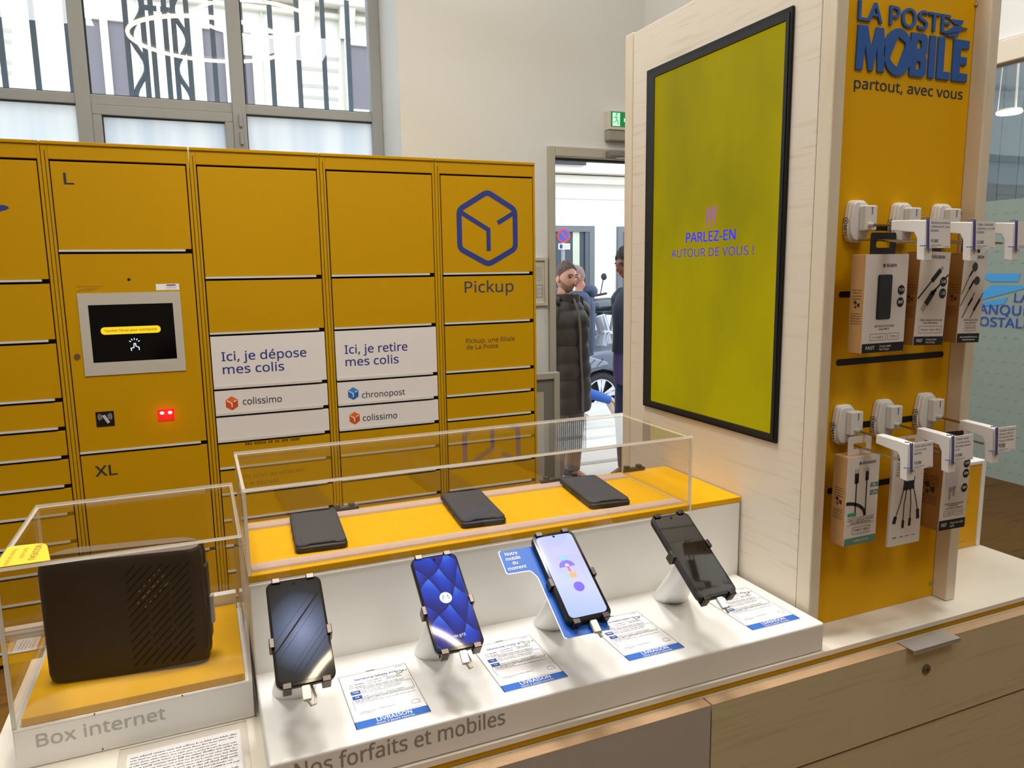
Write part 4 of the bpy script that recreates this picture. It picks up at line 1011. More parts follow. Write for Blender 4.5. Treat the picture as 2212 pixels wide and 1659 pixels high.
# ================================================================ the counter
ZK = .801; ZP = .781; YFR = .906; YWF = .932
CX0, CX1 = -.322, 1.73; CYB = 1.50
ct = thing('worktop', 'white worktop of the counter with yellow strip along its front edge', 'worktop', ((CX0+CX1)/2, 1.2, ZP))
def rounded_slab(z0, z1, inset=0):
    r = .10; pts = [(CX1, YWF+inset), (CX1, CYB), (CX0, CYB), (CX0, YWF+inset+r)]
    pts += [(CX0+r-r*math.cos(a), YWF+inset+r-r*math.sin(a)) for a in [math.radians(90*i/6) for i in range(1, 7)]]
    bm = B(); prism(bm, pts, XY(0), z0, z1); return bm
TOPM = pattern('white_worktop', lambda x, y, z: noise_e(2.2, (1, 1, 1), 4), [(.35, 'dcd3c2'), (.6, 'e4dccd')], .32, spec=.4)
part('top_sheet', rounded_slab(ZK-.0105, ZK), TOPM, ct, bevel=.0012)
part('yellow_strip', rounded_slab(ZP, ZK-.0105, .0025), YEL, ct)
XS = .7245
def cabinet(name, label, x0, x1, m, drawers):
    t = thing(name, label, 'cabinet', ((x0+x1)/2, 1.2, 0))
    part('carcass', bx((x0, YFR+.024, .06), (x1, CYB-.02, ZP-.001)), mat('carcass_panel', 'c8b79a', .6), t)
    part('plinth', bx((x0+.01, YFR+.07, 0), (x1-.01, CYB-.06, .06)), mat('plinth_grey', '4a4744', .6), t)
    out = []
    for z0, z1 in drawers:
        d = part('drawer', bx((x0+.0015, YFR+.0004, z0), (x1-.0015, YFR+.0225, z1-.0012)), m, t)
        part('ply_edge', bx((x0+.0015, YFR+.0002, z1-.0012), (x1-.0015, YFR+.0225, z1)), PLY, d)
        out.append(d)
    return t, out
cabinet('cabinet', 'grey laminate fronted cabinet under the left part of the counter', -.30, XS, TAUPE, [(.08, ZP-.0004)])
sa = onY(1749, 1659, YFR).z
t, D = cabinet('drawer_cabinet', 'birch drawer cabinet with metal pull handle and lock', XS, CX1-.004, BIRCHD, [(.613, ZP-.0004), (.345, .608), (.08, .34)])
hp = [onZ(1700+x/4.32, 1100+y/4.32, ZP) for x, y in ((1030, 1250), (1450, 1125), (1612, 1205), (1195, 1340))]
hx0, hx1, hy0, hy1 = 1.1665, 1.2893, .889, .9275
bm = bx((hx0, hy0, ZP), (hx1, hy1, ZP+.0018), (hx0, hy0, ZP-.006), (hx1, hy0+.0018, ZP+.0018)); part('pull_handle', bm, mat('matt_aluminium', 'b3aca6', .42, .55), D[0], bevel=.0006)
lk = onY(1999.8, 1445, YFR)
bm = B(); cyl(bm, (lk.x, YFR-.003, lk.z), (lk.x, YFR+.002, lk.z), .0095, n=28); cyl(bm, (lk.x, YFR-.0042, lk.z), (lk.x, YFR-.002, lk.z), .0062, n=24)
lo_ = part('lock', bm, mat('lock_metal', '8a8474', .3, .9), D[0], smooth=True)
bm = B(); rect(bm, XZ(YFR-.0043, lk.x, lk.z), -.0042, -.0008, .0042, .0008, .0002); rect(bm, XZ(YFR-.0043, lk.x, lk.z), -.0008, -.004, .0008, .004, .0002); ink('keyhole', bm, BLACK, lo_)

# ================================================================ acrylic covers
def cover(name, label, x0, x1, y0, y1, z0, z1, t=.005, zs=None):
    zs = z0 if zs is None else zs
    o = thing(name, label, 'display cover', ((x0+x1)/2, (y0+y1)/2, z0))
    def pane(nm, a, b, thin):
        bm = bx(a, b); bm.normal_update(); ax = 'xyz'.index(thin)
        for f in bm.faces: f.material_index = 0 if abs(f.normal[ax]) > .5 else 1
        part(nm, bm, [ACR, ACRE], o)
    pane('front_pane', (x0, y0, z0), (x1, y0+t, z1-t), 'y'); pane('back_pane', (x0, y1-t, zs), (x1, y1, z1-t), 'y')
    pane('left_pane', (x0, y0+t, zs), (x0+t, y1-t, z1-t), 'x'); pane('right_pane', (x1-t, y0+t, zs), (x1, y1-t, z1-t), 'x')
    pane('top_pane', (x0, y0, z1-t), (x1, y1, z1), 'z')
    return o

# ---------------------------------------------------------------- router display on the left
BXL, BXR, BYF, BYB = -.279, .037, 1.146, 1.452
zpl = .8615; zsl = .873
t = thing('display_plinth', 'white plinth with grey lettering under the black router', 'display plinth', ((BXL+BXR)/2, 1.3, ZK))
bm = bx((BXL, BYF, ZK+.0005), (BXR, BYB, zpl-.001)); part('body', bm, WHITE, t, bevel=.0015)
bk0 = onY(480, 1280, BYB-.012).z; part('back_ledge', bx((BXL+.008, BYB-.026, zpl-.0008), (BXR-.008, BYB-.008, .8925)), WHITE, t, bevel=.001)
f = XZ(BYF)
a = onY(80, 1614, BYF); b = onY(358, 1553, BYF); c = onY(79, 1587, BYF)
bm = B(); text(bm, 'Box internet', f, a.x, b.x, (a.z+b.z)/2, (c.z-a.z)*1.0, .006); ink('lettering', bm, mat('grey_lettering', 'b2b1ab', .6), t)
bm = B()
for px, py in ((204, 1543), (394, 1503), (222, 1618), (553, 1546)):
    p = onY(px, py, BYF); box(bm, (p.x-.0009, BYF-.0004, p.z-.0012), (p.x+.0009, BYF+.001, p.z+.0012))
part('joint_marks', bm, mat('dark_mark', '3a3833', .6), t)
sl = thing('display_board', 'yellow board under the black router inside the clear cover', 'display board', ((BXL+BXR)/2, 1.3, zpl))
part('board', bx((BXL+.010, BYF+.008, zpl-.0006), (BXR-.010, BYB-.030, zsl)), YEL2, sl, bevel=.001)
cv = cover('acrylic_cover', 'clear acrylic box cover over the black router on the left', BXL, BXR, BYF-.001, BYB, zpl-.0005, 1.099)
# clear edging strip inside and the yellow sticker on the top
stk = thing('sticker', 'yellow corner sticker on top of the router cover', 'sticker', (-.24, 1.19, 1.099))
f = Fr((BXL+.002, BYF+.002, 1.0993), (1, 0, 0), (0, 1, 0))
bm = B(); prism(bm, [(0, 0), (.066, 0), (.052, .066), (.047, .078), (.038, .083), (.004, .086), (0, .083)], f, 0, .0005); part('sheet', bm, mat('sticker_yellow', 'e9b90c', .5), stk)
f2 = Fr((BXL+.002, BYF+.002, 1.0999), (0, -1, 0), (1, 0, 0))                  # read from the left side
bm = B(); text(bm, 'NOUVEAU', f2, -.074, -.012, .037, .0085, .012, t=0); text(bm, 'dans votre', f2, -.068, -.025, .024, .006, .0, t=0); text(bm, 'bureau de poste', f2, -.070, -.003, .010, .006, .0, t=0)
ink('lettering', bm, mat('sticker_ink', '6b5b14', .6), stk)
lb = thing('price_card', 'small printed card lying left behind the router', 'price card', (-.25, 1.38, zsl))
f = Fr((-.262, 1.372, zsl+.0008), (1, .05, 0), (-.05, 1, 0))
bm = B(); prism(bm, [(0, 0), (.035, 0), (.040, .052), (.004, .052)], f, 0, .0006); part('card', bm, PAPER, lb)
bm = B()
for i in range(5): words(bm, Fr((-.262, 1.372, zsl+.0015), (-.05, 1, 0), (-1, -.05, 0)), .008, .046, -.010-.005*i, .0022, 0, i)
ink('print', bm, GREYINK, lb)

# router: upright rounded slab with slanted vents
rl, rr_, rz0, rz1 = V((-.2500, 1.2350, 0)), V((-.0262, 1.204, 0)), zsl+.0005, 1.0635
ud = (rr_-rl).normalized(); yawr = math.atan2(ud.y, ud.x); L = (rr_-rl).length+.004; DP = .070
Mr = T((rl.x, rl.y, rz0)) @ Matrix.Rotation(yawr, 4, 'Z')
ro = thing('router', 'upright black internet router with slanted vents under clear cover', 'router', M=Mr)
RB_ = mat('router_black', '251d16', .45, spec=.3); RG = mat('router_vent', '030303', .8, spec=.1)
hgt = rz1-rz0; sec = [(x_, y_) for x_, y_ in rr(0, 0, L, DP, .045, 8) if y_ > DP/2] + [(x_, y_) for x_, y_ in rr(0, 0, L, DP, .018, 8) if y_ < DP/2]
bm = B(); fl = XY(0)
rings = [[V((L/2+(x-L/2)*s, DP/2+(y-DP/2)*s2, z)) for x, y in sec] for z, s, s2 in ((.004, .985, .95), (.014, 1, 1), (hgt*.5, 1, 1), (hgt-.016, 1, 1), (hgt-.004, .985, .96), (hgt, .955, .9))]
loft(bm, rings); part('body', bm, RB_, ro, smooth=True, local=True)
bm = B(); loft(bm, [[V((L/2+(x-L/2)*s, DP/2+(y-DP/2)*s, z)) for x, y in sec] for z, s in ((0, .9), (.004, .93))]); part('foot', bm, mat('router_foot', '2b2a2a', .5), ro, smooth=True, local=True)
bm = B(); loft(bm, [[V((L/2+(x-L/2)*.95, DP/2+(y-DP/2)*.89, z)) for x, y in sec] for z in (hgt-.0002, hgt+.0022)]); part('top_plate', bm, mat('router_top', '6e625a', .35), ro, local=True, bevel=.001)
fb = Fr((0, -.0003, 0), (1, 0, 0), (0, 0, 1)); bm = B(); bmg = B(); rnd = random.Random(4)
for k in range(22):                                          # vents rise to the right
    c = -.085+.0135*k; x0 = L*.525; x1 = L-.015
    za, zb_ = c+.030, c+.030+(x1-x0)*1.02
    xa = x0
    if za < .014: xa = x0+(.014-za)/1.02; za = .014
    if zb_ > hgt-.013: x1 = x0+(hgt-.013-(c+.030))/1.02; zb_ = hgt-.013
    if x1-xa < .012: continue
    n = max(1, int((x1-xa)/.024)); 
    for j in range(n):
        u0, u1 = xa+(x1-xa)*j/n, xa+(x1-xa)*(j+.90)/n; w0 = c+.030+(u0-x0)*1.02; w1 = c+.030+(u1-x0)*1.02
        q = [(u0, w0-.0017), (u1, w1-.0017), (u1, w1+.0017), (u0, w0+.0017)]
        flat(bm, q, fb, .0002)
part('vents', bm, RG, ro, local=True)
for k, (xa, za, n) in enumerate(((.60, .70, 5), (.585, .60, 6), (.63, .56, 5))):
    for j in range(n):
        u0 = L*xa+.0075*j; w0 = hgt*za+.0075*j*1.02; l_ = rnd.uniform(.0015, .005); flat(bmg, [(u0, w0), (u0+l_, w0+l_), (u0+l_, w0+l_+.0016), (u0, w0+.0016)], fb, .0006)
part('gold_vent_mesh', bmg, mat('gold_mesh', 'b8925a', .4, .5), ro, local=True)
bm = B(); box(bm, (L-.006, .022, .03), (L+.003, .048, hgt-.035)); part('connector_panel', bm, BLACK, ro, local=True, bevel=.003)
bm = B(); box(bm, (L+.003, .030, .055), (L+.008, .042, .100)); part('connectors', bm, mat('grey_connector', 'b5b5b0', .4), ro, local=True)
bm = B(); box(bm, (.0035, .004, hgt*.55), (.009, .012, hgt-.022)); part('side_highlight', bm, mat('router_highlight', '3a3a40', .15), ro, local=True, bevel=.002)  # paler strip on the corner in place of a highlight

# printed sheet in a clear sleeve on the worktop
sh_ = thing('paper_sheet', 'printed sheet in a clear sleeve on the worktop below the router', 'sheet', (-.06, 1.06, ZK))
part('sheet', bx((-.139, .988, ZK+.0006), (.0135, 1.121, ZK+.0012)), PAPER, sh_)
bm = B(); f = XY(ZK+.0013); rnd = random.Random(8)
for i in range(17):
    y = 1.108-.0068*i
    words(bm, f, -.134, .009, y, .0030 if i % 4 else .0036, .0001, 40+i, rnd.choice((1, 1, 1, .8, .95)))
ink('print', bm, mat('print_grey', '5a5752', .7), sh_)
bm = bx((-.150, .95, ZK+.0014), (.024, 1.137, ZK+.0026)); bm.normal_update()
for q in bm.faces: q.material_index = 0 if abs(q.normal.z) > .5 else 1
part('clear_sleeve', bm, [ACR, mat('sleeve_edge', 'b9b2a6', .4)], sh_)

# ---------------------------------------------------------------- stepped phone display
SX0, SX1, SYF, SYM, SYB = .0435, .9905, .935, 1.174, 1.44; ZS1, ZS2, ZS3 = .855, 1.009, 1.020
dsp = thing('phone_display', 'white stepped display stand with grey lettering on its front', 'display stand', ((SX0+SX1)/2, 1.2, ZK))
part('lower_step', bx((SX0, SYF, ZK+.0005), (SX1, SYM+.01, ZS1)), WHITE, dsp, bevel=.004, seg=3)
part('riser', bx((SX0, SYM, ZK+.0005), (SX1+.006, SYB, ZS2)), WHITE, dsp, bevel=.003, seg=2)
fr_t = XZ(SYF)
a = onY(904.5, 1610, SYF); b = onY(1090.6, 1566, SYF); c = onY(1044, 1544, SYF); d_ = onY(1044, 1577, SYF)
cap = (c.z-d_.z)*.95
n0 = onY(637, 1668, SYF)
bm = B(); text(bm, 'Nos forfaits et mobiles', fr_t, n0.x, b.x, (a.z+b.z)/2, cap, .006); ink('lettering', bm, mat('grey_lettering2', '8f877f', .6), dsp)
yb_ = thing('yellow_board', 'yellow shelf board on top of the stepped phone display', 'shelf board', ((SX0+SX1)/2, 1.3, ZS2))
part('board', bx((SX0-.001, SYM-.001, ZS2+.0003), (SX1+.0065, SYB+.001, ZS3)), YEL2, yb_, bevel=.0012)
AX0, AX1, AY0, AY1, AZ1 = .043, .870, SYM-.0065, 1.428, 1.162
cover('acrylic_cover', 'long clear acrylic cover over three black phone wallets', AX0, AX1, AY0, AY1, ZS2-.003, AZ1, zs=ZS3+.0003)
CL = milky('clear_rail', 'd6c0b6', .15, .42)
for nm, y0, y1, lab in (('front', 1.186, 1.212, 'clear flat plastic rail along the front of the yellow shelf board'), ('back', 1.392, 1.420, 'clear flat plastic rail along the back of the yellow shelf board')):
    r_ = thing('clear_rail', lab, 'rail', (.45, (y0+y1)/2, ZS3)); bm = bx((AX0+.007, y0, ZS3+.0002), (AX1-.007, y1, ZS3+.0045)); bm.normal_update()
    for q in bm.faces: q.material_index = 0 if abs(q.normal.z) > .5 else 1
    part('strip', bm, [CL, ACRE], r_)
for x0, x1, lab in ((.212, .268, 'small dark clip behind the leftmost phone wallet'), (.668, .765, 'small dark clip behind the long cover near the doorway'), (.874, .934, 'small dark clip behind the right end of the long cover')):
    cl_ = thing('cover_clip', lab, 'clip', ((x0+x1)/2, 1.437, ZS3), 'clips behind the long cover')
    part('bar', bx((x0, 1.430, ZS3+.0002), (x1, 1.444, ZS3+.008)), mat('dark_clip', '3a342c', .5), cl_, bevel=.002)
    part('pad', bx((x0+.008, 1.431, ZS3+.008), (x0+.020, 1.443, ZS3+.014)), mat('dark_clip'), cl_, bevel=.002); part('pad', bx((x1-.020, 1.431, ZS3+.008), (x1-.008, 1.443, ZS3+.014)), mat('dark_clip'), cl_, bevel=.002)

# black flip wallets
WAL = mat('wallet_leather', '36353a', .55, bump=.15, bscale=900); WAE = mat('wallet_edge', '1d1d20', .5)
def wallet(label, x, y, w_, l_, ang):
    M = T((x, y, ZS3+.0005)) @ RZ(ang)
    o = thing('phone_wallet', label, 'phone case', M=M, group='black phone wallets on the yellow shelf'); hh = .0125
    bm = B(); prism(bm, rr(-w_/2, -l_/2, w_/2, l_/2, .009), XY(0), 0, hh-.002); part('tray', bm, WAE, o, local=True, bevel=.0025, smooth=True)
    bm = B(); out = [(w_/2-.001, l_/2-.006), (w_/2-.006, l_/2-.001), (-w_/2+.006, l_/2-.001), (-w_/2+.001, l_/2-.006), (-w_/2+.001, -l_/2+.012), (-w_/2+.006, -l_/2+.003),
              (-w_*.28, -l_/2+.003), (-w_*.22, -l_/2+.008), (w_*.22, -l_/2+.008), (w_*.28, -l_/2+.003), (w_/2-.008, -l_/2+.003), (w_/2-.001, -l_/2+.012)]
    prism(bm, out, XY(0), hh-.002, hh+.0012); part('flap', bm, WAL, o, local=True, bevel=.001)
    bm = B(); stroke(bm, [(x_*.955, y_*.972) for x_, y_ in out], .0008, XY(hh+.0013), 0, .0002, True); part('stitching', bm, WAE, o, local=True)
    bm = B(); box(bm, (-.012, -l_/2-.0004, .003), (.010, -l_/2+.002, .0075)); box(bm, (w_*.34, -l_/2-.0004, .0035), (w_*.40, -l_/2+.002, .0075)); part('port_opening', bm, mat('port_black', '060607', .4), o, local=True)
    bm = B(); box(bm, (-w_/2-.0008, .01, .004), (-w_/2+.002, .028, .0085)); box(bm, (-w_/2-.0008, -.03, .004), (-w_/2+.002, -.018, .0085)); part('side_buttons', bm, mat('port_black'), o, local=True)
wallet('black phone wallet at the left end under the long cover', .171, 1.324, .087, .185, -3.5)
wallet('middle black phone wallet under the long cover', .466, 1.322, .086, .188, -5)
wallet('black phone wallet nearest the doorway under the long cover', .733, 1.317, .086, .188, -7)
# ================================================================ phones on stands
CLAMP = mat('clamp_metal', '5a5048', .3, .9); FRB = mat('phone_frame', '101114', .3)
TILT = math.radians(34)
def frame_M(c, yaw): 
    a = math.radians(yaw); u = V((math.cos(a), math.sin(a), 0)); back = V((-math.sin(a), math.cos(a), 0)); v = V((0, 0, math.sin(TILT)))+back*math.cos(TILT); n = u.cross(v)
    return Matrix(((u.x, v.x, n.x, c[0]), (u.y, v.y, n.y, c[1]), (u.z, v.z, n.z, c[2]), (0, 0, 0, 1)))
def phone(label, c, yaw, w_, h_, screen, thick=.0085, bez=.0035, chin=.006, shell=0):
    M = frame_M(c, yaw); o = thing('smartphone', label, 'smartphone', M=M, group='smartphones on display stands')
    bm = B(); prism(bm, rr(-w_/2, -h_/2, w_/2, h_/2, .011, 6), XY(0), -thick, -.0004); part('body', bm, FRB if not shell else mat('black_bumper', '0f0f11', .45), o, local=True, bevel=.0018, smooth=True)
    bm = B(); flat(bm, rr(-w_/2+.0012, -h_/2+.0012, w_/2-.0012, h_/2-.0012, .010, 6), XY(0), 0); part('front_glass', bm, mat('phone_glass', '08090b', .06, coat=.5), o, local=True)
    bm = B(); flat(bm, rr(-w_/2+bez, -h_/2+chin, w_/2-bez, h_/2-bez, .008, 6), XY(0), .0003); s = part('screen', bm, screen, o, local=True)
    bm = B(); flat(bm, circ(0, h_/2-.0085, .0021, 16), XY(0), .0006); part('camera_hole', bm, mat('lens_black', '020203', .6, spec=.1), o, local=True)
    return o, s, M
def holder(label, c, yaw, w_, h_, cone, dark=False, side_dy=(-.006, .012), top_dx=(-.5, .5), bot_dx=(-.42, .42)):
    M = frame_M(c, yaw); cm = mat('clamp_dark', '4a4440', .3, .8) if dark else CLAMP
    base = V((cone[0], cone[1], ZS1+.0003)); back = M @ V((0, -.004, -.014))
    o = thing('phone_stand', label, 'phone stand', base, 'phone display stands')
    n = M.to_3x3() @ V((0, 0, 1)); bm = B(); rings = []
    e1 = M.to_3x3() @ V((1, 0, 0)); e2 = M.to_3x3() @ V((0, 1, 0))
    for s in (0, .25, .5, .75, 1):
        r = .033+(.017-.033)*s; ctr = base.lerp(back, s); q = []
        for i in range(36):
            a = 2*math.pi*i/36; flatp = V((math.cos(a), math.sin(a), 0))*r; tp = (e1*math.cos(a)+e2*math.sin(a))*r; q.append(ctr+flatp.lerp(tp, s**2))
        rings.append(q)
    loft(bm, rings); part('cone', bm, WHITE2, o, smooth=True)
    pl_ = B(); prism(pl_, rr(-.022, -.03, .022, .03, .006), XY(0), -.0145, -.0095); bmesh.ops.transform(pl_, matrix=M, verts=pl_.verts[:]); part('back_plate', pl_, mat('plate_grey', '55524e', .4, .5), o)
    def clamp(x, y, ax):
        """C-shaped bracket: arm behind, side, and lip over the front edge"""
        bm = B(); wd = .0072
        if ax == 'x':
            s = 1 if x > 0 else -1; e = s*w_/2; lo_, hi = y-wd, y+wd
            box(bm, (min(e, e+s*.0035), lo_, -.016), (max(e, e+s*.0035), hi, .003)); box(bm, (min(e-s*.0035, e+s*.0035), lo_, .0012), (max(e-s*.0035, e+s*.0035), hi, .0032)); box(bm, (min(e-s*.02, e+s*.0035), lo_*1, -.0165), (max(e-s*.02, e+s*.0035), hi, -.0145))
        else:
            s = 1 if y > 0 else -1; e = s*h_/2; lo_, hi = x-.0058, x+.0058
            box(bm, (lo_, min(e, e+s*.0035), -.016), (hi, max(e, e+s*.0035), .003)); box(bm, (lo_, min(e-s*.005, e+s*.0035), .0012), (hi, max(e-s*.005, e+s*.0035), .0032)); box(bm, (lo_, min(e-s*.02, e+s*.0035), -.0165), (hi, max(e-s*.02, e+s*.0035), -.0145))
        bmesh.ops.transform(bm, matrix=M, verts=bm.verts[:]); part('clamp', bm, cm, o, bevel=.0009, smooth=True)
    clamp(-1, side_dy[0], 'x'); clamp(1, side_dy[1], 'x')
    for k in top_dx: clamp(k*w_*.62, 1, 'y')
    for k in bot_dx: clamp(k*w_*.78, -1, 'y')
    return o, M
def plug(label, M, w_, h_, x=.002, col_='e6dfc6'):
    o = thing('charging_cable', label, 'charging cable', M=M, group='charging plugs under the phones'); m = mat('plug_'+col_, col_, .4)
    bm = B(); prism(bm, rr(x-.0055, -h_/2-.0205, x+.0055, -h_/2-.0006, .002), XY(0), -.0078, -.0012); part('plug', bm, m, o, local=True, bevel=.001, smooth=True)
    bm = B(); tube(bm, [(x, -h_/2-.02, -.0045), (x+.004, -h_/2-.026, -.009), (x+.010, -h_/2-.022, -.015), (x+.012, -h_/2-.010, -.019), (x+.006, -h_/2+.02, -.021), (0, -.02, -.019)], .0018, 8); part('cord', bm, mat('pale_cord', 'c9c4b4', .5), o, local=True, smooth=True)
# phone 1: dark blue-grey wallpaper with diagonal lines
def wp1(x, y, z):
    g = 1.06-(((x-.002)*(x-.002)*260.+(y+.004)*(y+.004)*150.)).sqrt()*1.0
    d = y*.80-x*1.0
    lines = 1.0
    res = g.clamp()*.92
    for c, wd, k in ((.010, .0016, .95), (.022, .0004, .5), (-.001, .0004, .55), (.0055, .0003, .35), (.060, .0005, .6), (.072, .0004, .45), (-.038, .0005, .4), (-.048, .0005, .5), (-.030, .0004, .3)):
        res = res*(1.0-((d-c).abs().lt(wd))*k)
    return res
S1 = pattern('wallpaper_slate', wp1, [(0, '05090f'), (.25, '17222f'), (.6, '5b6884'), (1, '8e9ac0')], .04, emit=.85, coat=1)
def wp2(x, y, z):
    a = x*24.; b = y*15.5
    s1 = (a+b+(x*75.).sin()*.22); s2 = (b-a+(x*75.+1.).sin()*.20)
    f1 = s1.frac(); f2 = s2.frac()
    return (f1*f2).sqrt()*.62+(y*3.4+.28).clamp()*.18+.06
S2 = pattern('wallpaper_blue_waves', wp2, [(0, '020a30'), (.3, '0a2590'), (.55, '1446cc'), (.85, '4f8cff')], .04, emit=.85, coat=.8)
S3 = pattern('wallpaper_lilac', lambda x, y, z: (y*5.5+.5)+x*2., [(0, '9fb4f8'), (.4, 'c0c6fb'), (.75, 'b7b6f4'), (1, 'a9b8f8')], .05, emit=1.12, coat=.4)
S4 = mat('screen_off', '0a0907', .05, coat=1.0, spec=.8)
c1_, c2__, c3__, c4_ = (.0994, 1.0131, .9963), (.3157, 1.0207, .9927), (.5121, .9923, 1.0102), (.7332, .9762, 1.013)
dims = [(.0775, .1640), (.0752, .1650), (.0765, .1630), (.0775, .1670)]
yaws = (-1.2, -.6, .2, 1.2)
p1, s1_, Ma = phone('smartphone with slate blue diagonal line wallpaper, leftmost on the display', c1_, yaws[0], *dims[0], S1)
p2, s2_, Mb = phone('smartphone with blue wave wallpaper, second from the left', c2__, yaws[1], *dims[1], S2)
bm = B(); g = XY(.0006); flat(bm, circ(0, .004, .0095, 32), g, 0); ink('round_logo', bm, emat('logo_white', 'dfe6ff', 1), s2_, local=True)
bm = B(); g = XY(.0009); 
for s in (-1, 1):
    flat(bm, [(s*.0006, .0000), (s*.0030, .0092), (s*.0038, .0092), (s*.0064, -.0005), (s*.0046, .0012), (s*.0033, .0062)], g, 0)
ink('logo_letter', bm, emat('logo_blue', '1a3fb4', 1), s2_, local=True)
bm = B(); text(bm, 'moto g15', XY(.0006), -.0125, .0125, -.0625, .0042, .006, t=0); ink('screen_text', bm, mat('logo_white'), s2_, local=True)
p3, s3_, Mc = phone('smartphone with pale lilac wallpaper in front of the blue card', c3__, yaws[2], *dims[2], S3, .0105, .0058, .0075, 1)
for nm, pts, cc in (('diamond', [(-.0085, .030), (0, .0365), (.0085, .030), (0, .0245)], '6db9e8'), ('arch', [(-.0135, .0135)]+[(-.0135*math.cos(a), .0135+.0125*math.sin(a)) for a in [math.pi*i/14 for i in range(15)]]+[(.0135, .0135)], '5a31d6'),
                    ('arch_hole', [(-.0042*math.cos(a), .0138+.0055*math.sin(a)) for a in [math.pi*i/10 for i in range(11)]], 'b9bdf6'), ('stem', [(-.002, .0132), (.0035, .0132), (.0035, .004), (-.001, .004)], 'd24a5e'),
                    ('orange_block', [(-.003, .002), (.009, .002), (.009, -.0075), (-.003, -.0075)], 'eb9a4e'), ('blue_block', [(-.008, .002), (-.003, .002), (-.003, -.0065), (-.008, -.0065)], '7fc2ee'), ('violet_ball', circ(.004, -.0245, .0088, 28), '5b2be0')):
    bm = B(); flat(bm, pts, XY({'arch_hole': .0012}.get(nm, .0007)), 0); ink(nm, bm, emat('toy_'+cc, cc, 1), s3_, local=True)
p4, s4_, Md = phone('smartphone with black switched-off screen, rightmost on the display', c4_, yaws[3], *dims[3], S4, .010, .0045, .006, 1)
h1 = holder('cone stand with metal clamps holding the leftmost smartphone', c1_, yaws[0], *dims[0], (.0955, 1.110), False, (-.016, -.010))
h2 = holder('cone stand with metal clamps holding the blue wave smartphone', c2__, yaws[1], *dims[1], (.325, 1.130), False, (-.012, -.006))
h3 = holder('cone stand with dark clamps holding the lilac smartphone', c3__, yaws[2], *dims[2], (.549, 1.138), True, (-.010, -.004))
h4 = holder('cone stand with dark clamps holding the switched-off smartphone', c4_, yaws[3], *dims[3], (.8035, 1.138), True, (.004, .012))
plug('cream charging plug under the slate blue smartphone', Ma, *dims[0], -.002, 'ebe3c4'); plug('white charging plug under the blue wave smartphone', Mb, *dims[1], .002, 'e4e0e6'); plug('cream charging plug under the lilac smartphone', Mc, *dims[2], .003, 'efe8cc'); plug('white charging plug under the switched-off smartphone', Md, *dims[3], .0, 'e6e4e0')

# blue promotional card behind the lilac phone
bc = thing('promo_card', 'blue card with white lettering behind the lilac smartphone', 'promotional card', (.53, 1.0, .95))
Mcard = Mc @ T((0, 0, -.0125)); inv = Mcard.inverted()
def oncard(x, y):
    o = V((0, 0, H)); d = ray(x, y); o2 = inv @ o; d2 = inv.to_3x3() @ d; k = -o2.z/d2.z; p = o2+d2*k; return (p.x, p.y)
c5_ = lambda x, y: oncard(1000+x/3.95, 1050+y/3.95)
A = [c5_(300, 562), c5_(580, 515), c5_(760, 500), c5_(1090, 900), c5_(1262, 1222), c5_(868, 1304), c5_(640, 780), c5_(575, 722), c5_(375, 755)]
def softened(pts, r): return rounded(pts, r)
out = A[:1]+A[1:]
cardM = MT['card_blue'] = mat('card_blue', '0a58b6', .45)
bm = B(); fcard = Fr(Mcard @ V((0, 0, 0)), Mcard.to_3x3() @ V((1, 0, 0)), Mcard.to_3x3() @ V((0, 1, 0))); prism(bm, rounded(out, .004), fcard, -.0006, 0); part('card', bm, cardM, bc)
bm = B(); stroke(bm, rounded([c5_(760, 500), c5_(300, 562), c5_(375, 755), c5_(575, 722), c5_(640, 780), c5_(868, 1304), c5_(1262, 1222)], .004)[5:-5], .0016, fcard, .0001, .0004); part('white_edge', bm, PAPER, bc)
bm = B()
for s, xl, yl, xr, yr in (('Notre', 362, 598, 468, 585), ('mobile', 372, 640, 494, 622), ('du', 428, 672, 472, 666), ('moment', 390, 722, 545, 698)):
    a, b = c5_(xl, yl), c5_(xr, yr); ux = (b[0]-a[0], b[1]-a[1]); text(bm, s, fcard, a[0], b[0], (a[1]+b[1])/2, .0062, .015, t=.0006)
ink('lettering', bm, PAPER, bc)

